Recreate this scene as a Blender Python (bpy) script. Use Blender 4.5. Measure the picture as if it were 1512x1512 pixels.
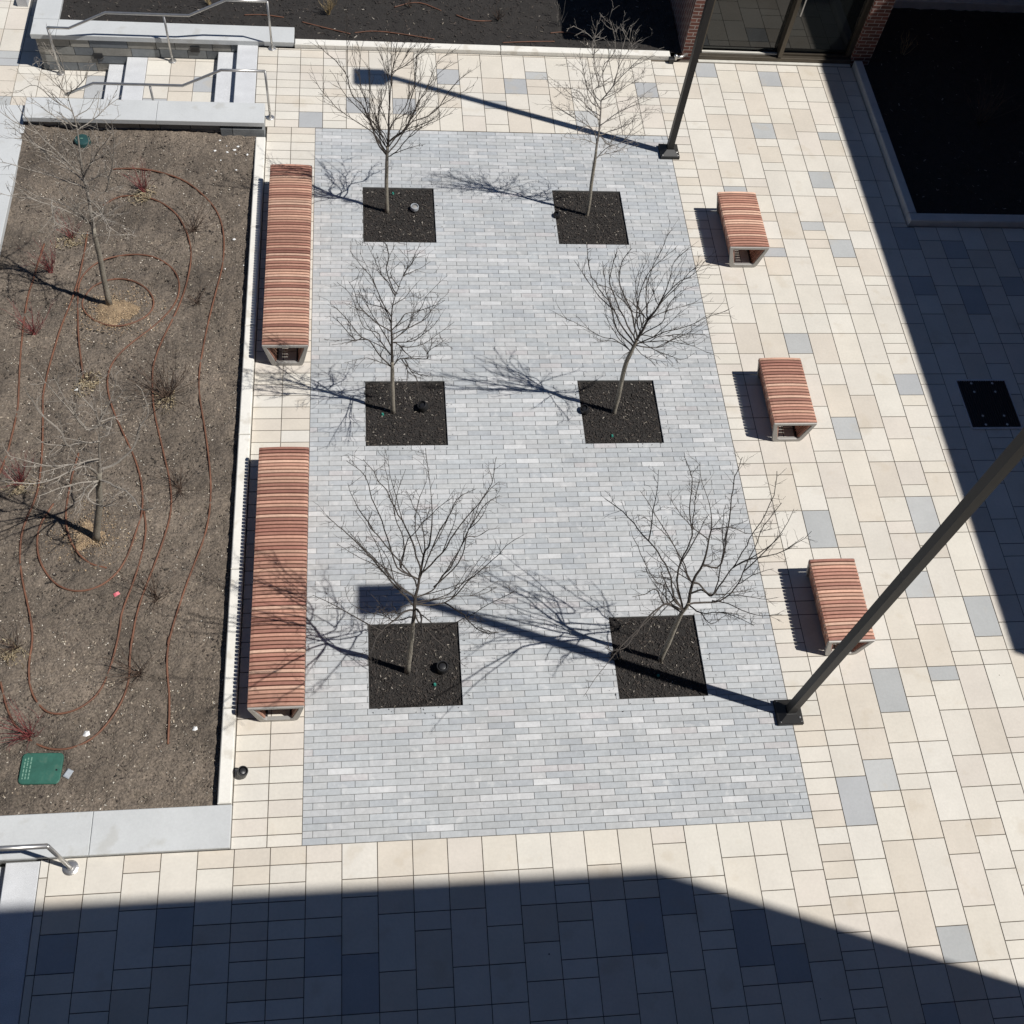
import bpy, math, random
from mathutils import Vector, Matrix, noise

# ---------------------------------------------------------------- camera, light, exposure
sc = bpy.context.scene
for o in list(bpy.data.objects): bpy.data.objects.remove(o, do_unlink=True)
COL = sc.collection
R = Matrix(((0.9926010764613549, 0.01818820667830795, -0.12005120634790242),
            (-0.07659631988187143, 0.8609610394772789, -0.5028708505001632),
            (0.09421309244639792, 0.5083456281311276, 0.8559840042732434)))
cam_d = bpy.data.cameras.new("camera"); cam = bpy.data.objects.new("camera", cam_d); COL.objects.link(cam)
cam.matrix_world = Matrix.Translation((0.8665, -3.0272, 12.0612)) @ R.to_4x4()
cam_d.sensor_width = 36.0; cam_d.lens = 1634.13/1512*36.0
cam_d.clip_start = 0.05; cam_d.clip_end = 500
sc.camera = cam
SUN_EL = math.radians(57.2); SUN_AZ = math.radians(-20.5)      # direction from the scene to the sun, angle from +X
w = bpy.data.worlds.new("World"); sc.world = w; w.use_nodes = True
nt = w.node_tree; bg = nt.nodes['Background']
sky = nt.nodes.new('ShaderNodeTexSky'); sky.sky_type = 'NISHITA'; sky.sun_disc = False
sky.sun_elevation = SUN_EL; sky.air_density = .75; sky.dust_density = 0.; sky.ozone_density = 5.; sky.sun_rotation = math.pi/2 - SUN_AZ
nt.links.new(sky.outputs[0], bg.inputs[0]); bg.inputs[1].default_value = 0.060
sd = bpy.data.lights.new("sun", 'SUN'); sd.energy = 5.0; sd.angle = math.radians(0.53); sd.color = (1.0, 0.968, 0.925)
sun = bpy.data.objects.new("sun", sd); COL.objects.link(sun)
dsun = Vector((math.cos(SUN_EL)*math.cos(SUN_AZ), math.cos(SUN_EL)*math.sin(SUN_AZ), math.sin(SUN_EL)))
sun.rotation_euler = dsun.to_track_quat('Z', 'Y').to_euler(); sun.location = (20, -8, 30)
sc.view_settings.view_transform = 'Standard'; sc.view_settings.look = 'None'
sc.view_settings.exposure = -0.04; sc.view_settings.gamma = 1.0
rnd = random.Random(11)

# ---------------------------------------------------------------- helpers
class MB:
    def __init__(s): s.v = []; s.f = []; s.mi = []; s.col = []
    def add(s, vs, fs, mi=0, col=None):
        b = len(s.v); s.v += [tuple(v) for v in vs]
        for f in fs:
            s.f.append(tuple(i+b for i in f)); s.mi.append(mi); s.col.append(col or (1, 1, 1))
    def quad(s, a, b, c, d, mi=0, col=None): s.add([a, b, c, d], [(0, 1, 2, 3)], mi, col)
    def box(s, x0, x1, y0, y1, z0, z1, mi=0, col=None, M=None, bev=0):
        if bev:
            b = bev
            vs = [(x0,y0,z0),(x1,y0,z0),(x1,y1,z0),(x0,y1,z0),(x0,y0,z1-b),(x1,y0,z1-b),(x1,y1,z1-b),(x0,y1,z1-b),
                  (x0+b,y0+b,z1),(x1-b,y0+b,z1),(x1-b,y1-b,z1),(x0+b,y1-b,z1)]
            fs = [(3,2,1,0),(0,1,5,4),(1,2,6,5),(2,3,7,6),(3,0,4,7),(4,5,9,8),(5,6,10,9),(6,7,11,10),(7,4,8,11),(8,9,10,11)]
        else:
            vs = [(x0,y0,z0),(x1,y0,z0),(x1,y1,z0),(x0,y1,z0),(x0,y0,z1),(x1,y0,z1),(x1,y1,z1),(x0,y1,z1)]
            fs = [(3,2,1,0),(4,5,6,7),(0,1,5,4),(1,2,6,5),(2,3,7,6),(3,0,4,7)]
        if M: vs = [M @ Vector(v) for v in vs]
        s.add(vs, fs, mi, col)
    def tube(s, pts, rad, n=6, mi=0, col=None, cap=True):
        pts = [Vector(p) for p in pts]
        if not hasattr(rad, '__len__'): rad = [rad]*len(pts)
        t0 = (pts[1]-pts[0]).normalized()
        u = t0.orthogonal().normalized(); vs = []; fs = []
        for i, p in enumerate(pts):
            t = (pts[min(i+1, len(pts)-1)]-pts[max(i-1, 0)])
            t = t.normalized() if t.length > 1e-9 else t0
            u = (u - t*u.dot(t)); u = u.normalized() if u.length > 1e-6 else t.orthogonal().normalized()
            w_ = t.cross(u)
            for k in range(n):
                a = 2*math.pi*k/n; vs.append(p+(u*math.cos(a)+w_*math.sin(a))*rad[i])
        for i in range(len(pts)-1):
            for k in range(n):
                a = i*n+k; b = i*n+(k+1) % n; fs.append((a, b, b+n, a+n))
        if cap: fs.append(tuple(range(n))[::-1]); fs.append(tuple(range((len(pts)-1)*n, len(pts)*n)))
        s.add(vs, fs, mi, col)
    def lathe(s, c, prof, n=16, mi=0, col=None, M=None):
        vs = []; fs = []
        for r, z in prof:
            for k in range(n):
                a = 2*math.pi*k/n; v = Vector((r*math.cos(a), r*math.sin(a), z))
                vs.append((M @ v if M else v)+Vector(c))
        for i in range(len(prof)-1):
            for k in range(n):
                a = i*n+k; b = i*n+(k+1) % n; fs.append((a, b, b+n, a+n))
        fs.append(tuple(range(n))[::-1]); fs.append(tuple(range((len(prof)-1)*n, len(prof)*n)))
        s.add(vs, fs, mi, col)
    def build(s, name, mats, parent=None, smooth=False):
        me = bpy.data.meshes.new(name); me.from_pydata(s.v, [], s.f)
        if not isinstance(mats, (list, tuple)): mats = [mats]
        for m in mats: me.materials.append(m)
        me.polygons.foreach_set('material_index', s.mi)
        if any(c != (1, 1, 1) for c in s.col):
            at = me.attributes.new('tint', 'FLOAT_COLOR', 'FACE')
            fl = []
            for c in s.col: fl += [c[0], c[1], c[2], 1.0]
            at.data.foreach_set('color', fl)
        if smooth: me.polygons.foreach_set('use_smooth', [True]*len(s.f))
        me.update(); o = bpy.data.objects.new(name, me); COL.objects.link(o)
        if parent: o.parent = parent
        return o
def tag(o, label, cat, group=None, kind=None):
    o['label'] = label; o['category'] = cat
    if group: o['group'] = group
    if kind: o['kind'] = kind
    return o
def struct(o, label=None):
    o['kind'] = 'structure'
    if label: o['label'] = label
    return o
def thing(name, label, cat, loc=(0, 0, 0), group=None):
    o = bpy.data.objects.new(name, None); o.location = loc; o.empty_display_size = .2; COL.objects.link(o)
    return tag(o, label, cat, group)
def move_origin(o, loc):
    o.data.transform(Matrix.Translation(-Vector(loc))); o.location = loc
    return o

def srgb(r, g, b):
    f = lambda c: (c/12.92 if c <= .04045 else ((c+.055)/1.055)**2.4)
    return (f(r/255), f(g/255), f(b/255))
def mat(name, base=(.5, .5, .5), rough=.8, metal=0., tint=False, n1=None, n2=None, bump=None, spec=None, speck=None, blotch=None):
    """n1/n2: (scale, lo, hi) multiplicative noise; bump: (scale, strength, dist); speck: (scale, threshold, colour)"""
    m = bpy.data.materials.new(name); m.use_nodes = True; t = m.node_tree; N = t.nodes; L = t.links
    b = N['Principled BSDF']; b.inputs['Roughness'].default_value = rough; b.inputs['Metallic'].default_value = metal
    if spec is not None: b.inputs['Specular IOR Level'].default_value = spec
    tc = N.new('ShaderNodeTexCoord'); co = tc.outputs['Object']
    if tint:
        a = N.new('ShaderNodeAttribute'); a.attribute_name = 'tint'; cur = a.outputs['Color']
        mx = N.new('ShaderNodeMix'); mx.data_type = 'RGBA'; mx.blend_type = 'MULTIPLY'; mx.inputs[0].default_value = 1
        L.new(cur, mx.inputs[6]); mx.inputs[7].default_value = (*base, 1); cur = mx.outputs[2]
    else:
        r = N.new('ShaderNodeRGB'); r.outputs[0].default_value = (*base, 1); cur = r.outputs[0]
    for nn in (n1, n2):
        if not nn: continue
        no = N.new('ShaderNodeTexNoise'); no.inputs['Scale'].default_value = nn[0]; no.inputs['Detail'].default_value = 6
        no.inputs['Roughness'].default_value = .65; L.new(co, no.inputs['Vector'])
        mr = N.new('ShaderNodeMapRange'); mr.inputs['From Min'].default_value = .3; mr.inputs['From Max'].default_value = .7
        mr.inputs['To Min'].default_value = nn[1]; mr.inputs['To Max'].default_value = nn[2]; L.new(no.outputs['Fac'], mr.inputs['Value'])
        mx = N.new('ShaderNodeVectorMath'); mx.operation = 'SCALE'; L.new(cur, mx.inputs[0]); L.new(mr.outputs[0], mx.inputs['Scale']); cur = mx.outputs[0]
    if speck:
        vo = N.new('ShaderNodeTexVoronoi'); vo.inputs['Scale'].default_value = speck[0]; L.new(co, vo.inputs['Vector'])
        lt = N.new('ShaderNodeMath'); lt.operation = 'LESS_THAN'; lt.inputs[1].default_value = speck[1]; L.new(vo.outputs['Distance'], lt.inputs[0])
        mx = N.new('ShaderNodeMix'); mx.data_type = 'RGBA'; L.new(lt.outputs[0], mx.inputs[0]); L.new(cur, mx.inputs[6]); mx.inputs[7].default_value = (*speck[2], 1); cur = mx.outputs[2]
    if blotch:
        no = N.new('ShaderNodeTexNoise'); no.inputs['Scale'].default_value = blotch[0]; no.inputs['Detail'].default_value = 4; L.new(co, no.inputs['Vector'])
        mr = N.new('ShaderNodeMapRange'); mr.inputs['From Min'].default_value = blotch[1]; mr.inputs['From Max'].default_value = blotch[1]+.09; mr.inputs['To Max'].default_value = blotch[3]; L.new(no.outputs['Fac'], mr.inputs['Value'])
        mx = N.new('ShaderNodeMix'); mx.data_type = 'RGBA'; L.new(mr.outputs[0], mx.inputs[0]); L.new(cur, mx.inputs[6]); mx.inputs[7].default_value = (*blotch[2], 1); cur = mx.outputs[2]
    L.new(cur, b.inputs['Base Color'])
    if bump:
        no = N.new('ShaderNodeTexNoise'); no.inputs['Scale'].default_value = bump[0]; no.inputs['Detail'].default_value = 5; L.new(co, no.inputs['Vector'])
        bp = N.new('ShaderNodeBump'); bp.inputs['Strength'].default_value = bump[1]; bp.inputs['Distance'].default_value = bump[2]
        L.new(no.outputs['Fac'], bp.inputs['Height']); L.new(bp.outputs[0], b.inputs['Normal'])
    return m

M_slab = mat('paver_slab', (1, 1, 1), .85, tint=True, n1=(1.9, .93, 1.05), n2=(30, .95, 1.04), bump=(60, .3, .003), blotch=(2.7, .60, (.46, .39, .29), .26), speck=(1.7, .016, (.16, .14, .115)))
M_joint = mat('joint_sand', (.11, .093, .072), .95, n1=(6, .7, 1.2))
M_jointg = mat('joint_sand_grey', (.13, .13, .125), .95, n1=(8, .7, 1.3))
M_brick = mat('grey_brick_paver', (1, 1, 1), .8, tint=True, n1=(1.3, .90, 1.07), n2=(16, .90, 1.09), bump=(45, .5, .004), blotch=(7.5, .59, (.62, .62, .61), .38))
M_cap = mat('limestone_cap', (.51, .525, .525), .8, n1=(1.5, .92, 1.05), n2=(40, .95, 1.04), bump=(50, .2, .003), blotch=(3.5, .60, (.36, .35, .31), .35), speck=(5, .02, (.25,.24,.21)))
M_rock = mat('rough_stone_edge', (.42, .42, .40), .9, n1=(9, .6, 1.15), bump=(25, .9, .03))
M_kerb = mat('pale_kerb_stone', (.74, .72, .66), .8, n1=(2.5, .90, 1.05), n2=(35, .94, 1.03), bump=(50, .3, .004), blotch=(5, .58, (.42, .37, .29), .4))
M_kerbd = mat('grey_kerb_stone', (.52, .52, .50), .8, n1=(3, .88, 1.08), bump=(50, .25, .003))
M_granite = mat('granite_step', (.56, .57, .58), .75, n1=(4, .9, 1.08), n2=(90, .82, 1.14), bump=(80, .2, .002))
M_block = mat('wall_block', (1, 1, 1), .85, tint=True, n1=(3.5, .8, 1.15), n2=(30, .9, 1.1), bump=(30, .4, .006))
M_soil = mat('brown_soil', (.135, .110, .086), .95, n1=(.9, .55, 1.5), n2=(34, .45, 1.6), bump=(40, 1., .03))
M_mulch = mat('dark_mulch', (.021, .0185, .0165), .95, n1=(5, .8, 1.25), n2=(70, .4, 1.8), bump=(60, 1., .02))
M_chip = mat('mulch_chip', (1, 1, 1), .85, tint=True)
M_sand = mat('sandy_soil', (.30, .215, .130), .95, n1=(6, .6, 1.25), n2=(45, .8, 1.15), bump=(30, .6, .01))
M_bark = mat('pale_bark', (.26, .235, .19), .9, n1=(9, .7, 1.3), n2=(60, .7, 1.3), bump=(50, .8, .006))
M_twig = mat('twig_bark', (.060, .050, .042), .85, n1=(7, .7, 1.35))
M_pale = mat('pale_branch_bark', (.31, .28, .24), .85, n1=(7, .7, 1.25))
M_twig2 = mat('grey_twig_bark', (.27, .245, .215), .85, n1=(7, .7, 1.3))
M_black = mat('dark_bronze_paint', (.0085, .0085, .009), .5, n1=(6, .85, 1.15))
M_steel = mat('brushed_steel', (.55, .54, .52), .36, .85, n1=(12, .88, 1.08))
M_frame = mat('grey_metal_frame', (.36, .35, .33), .5, .3, n1=(5, .92, 1.06))
M_wood = mat('ipe_slats', (1, 1, 1), .62, tint=True, n1=(3, .88, 1.1), n2=(30, .88, 1.1), bump=(30, .2, .002))
M_drip = mat('brown_drip_tube', (.15, .066, .038), .65, n1=(3, .6, 1.35))
M_green = mat('green_plastic', (.030, .115, .085), .5, n1=(6, .8, 1.15), n2=(40, .9, 1.08), blotch=(11, .60, (.12, .17, .13), .25))
M_greenl = mat('scuffed_green', (.16, .30, .23), .6)
M_blackp = mat('black_plastic', (.018, .018, .019), .4)
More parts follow.
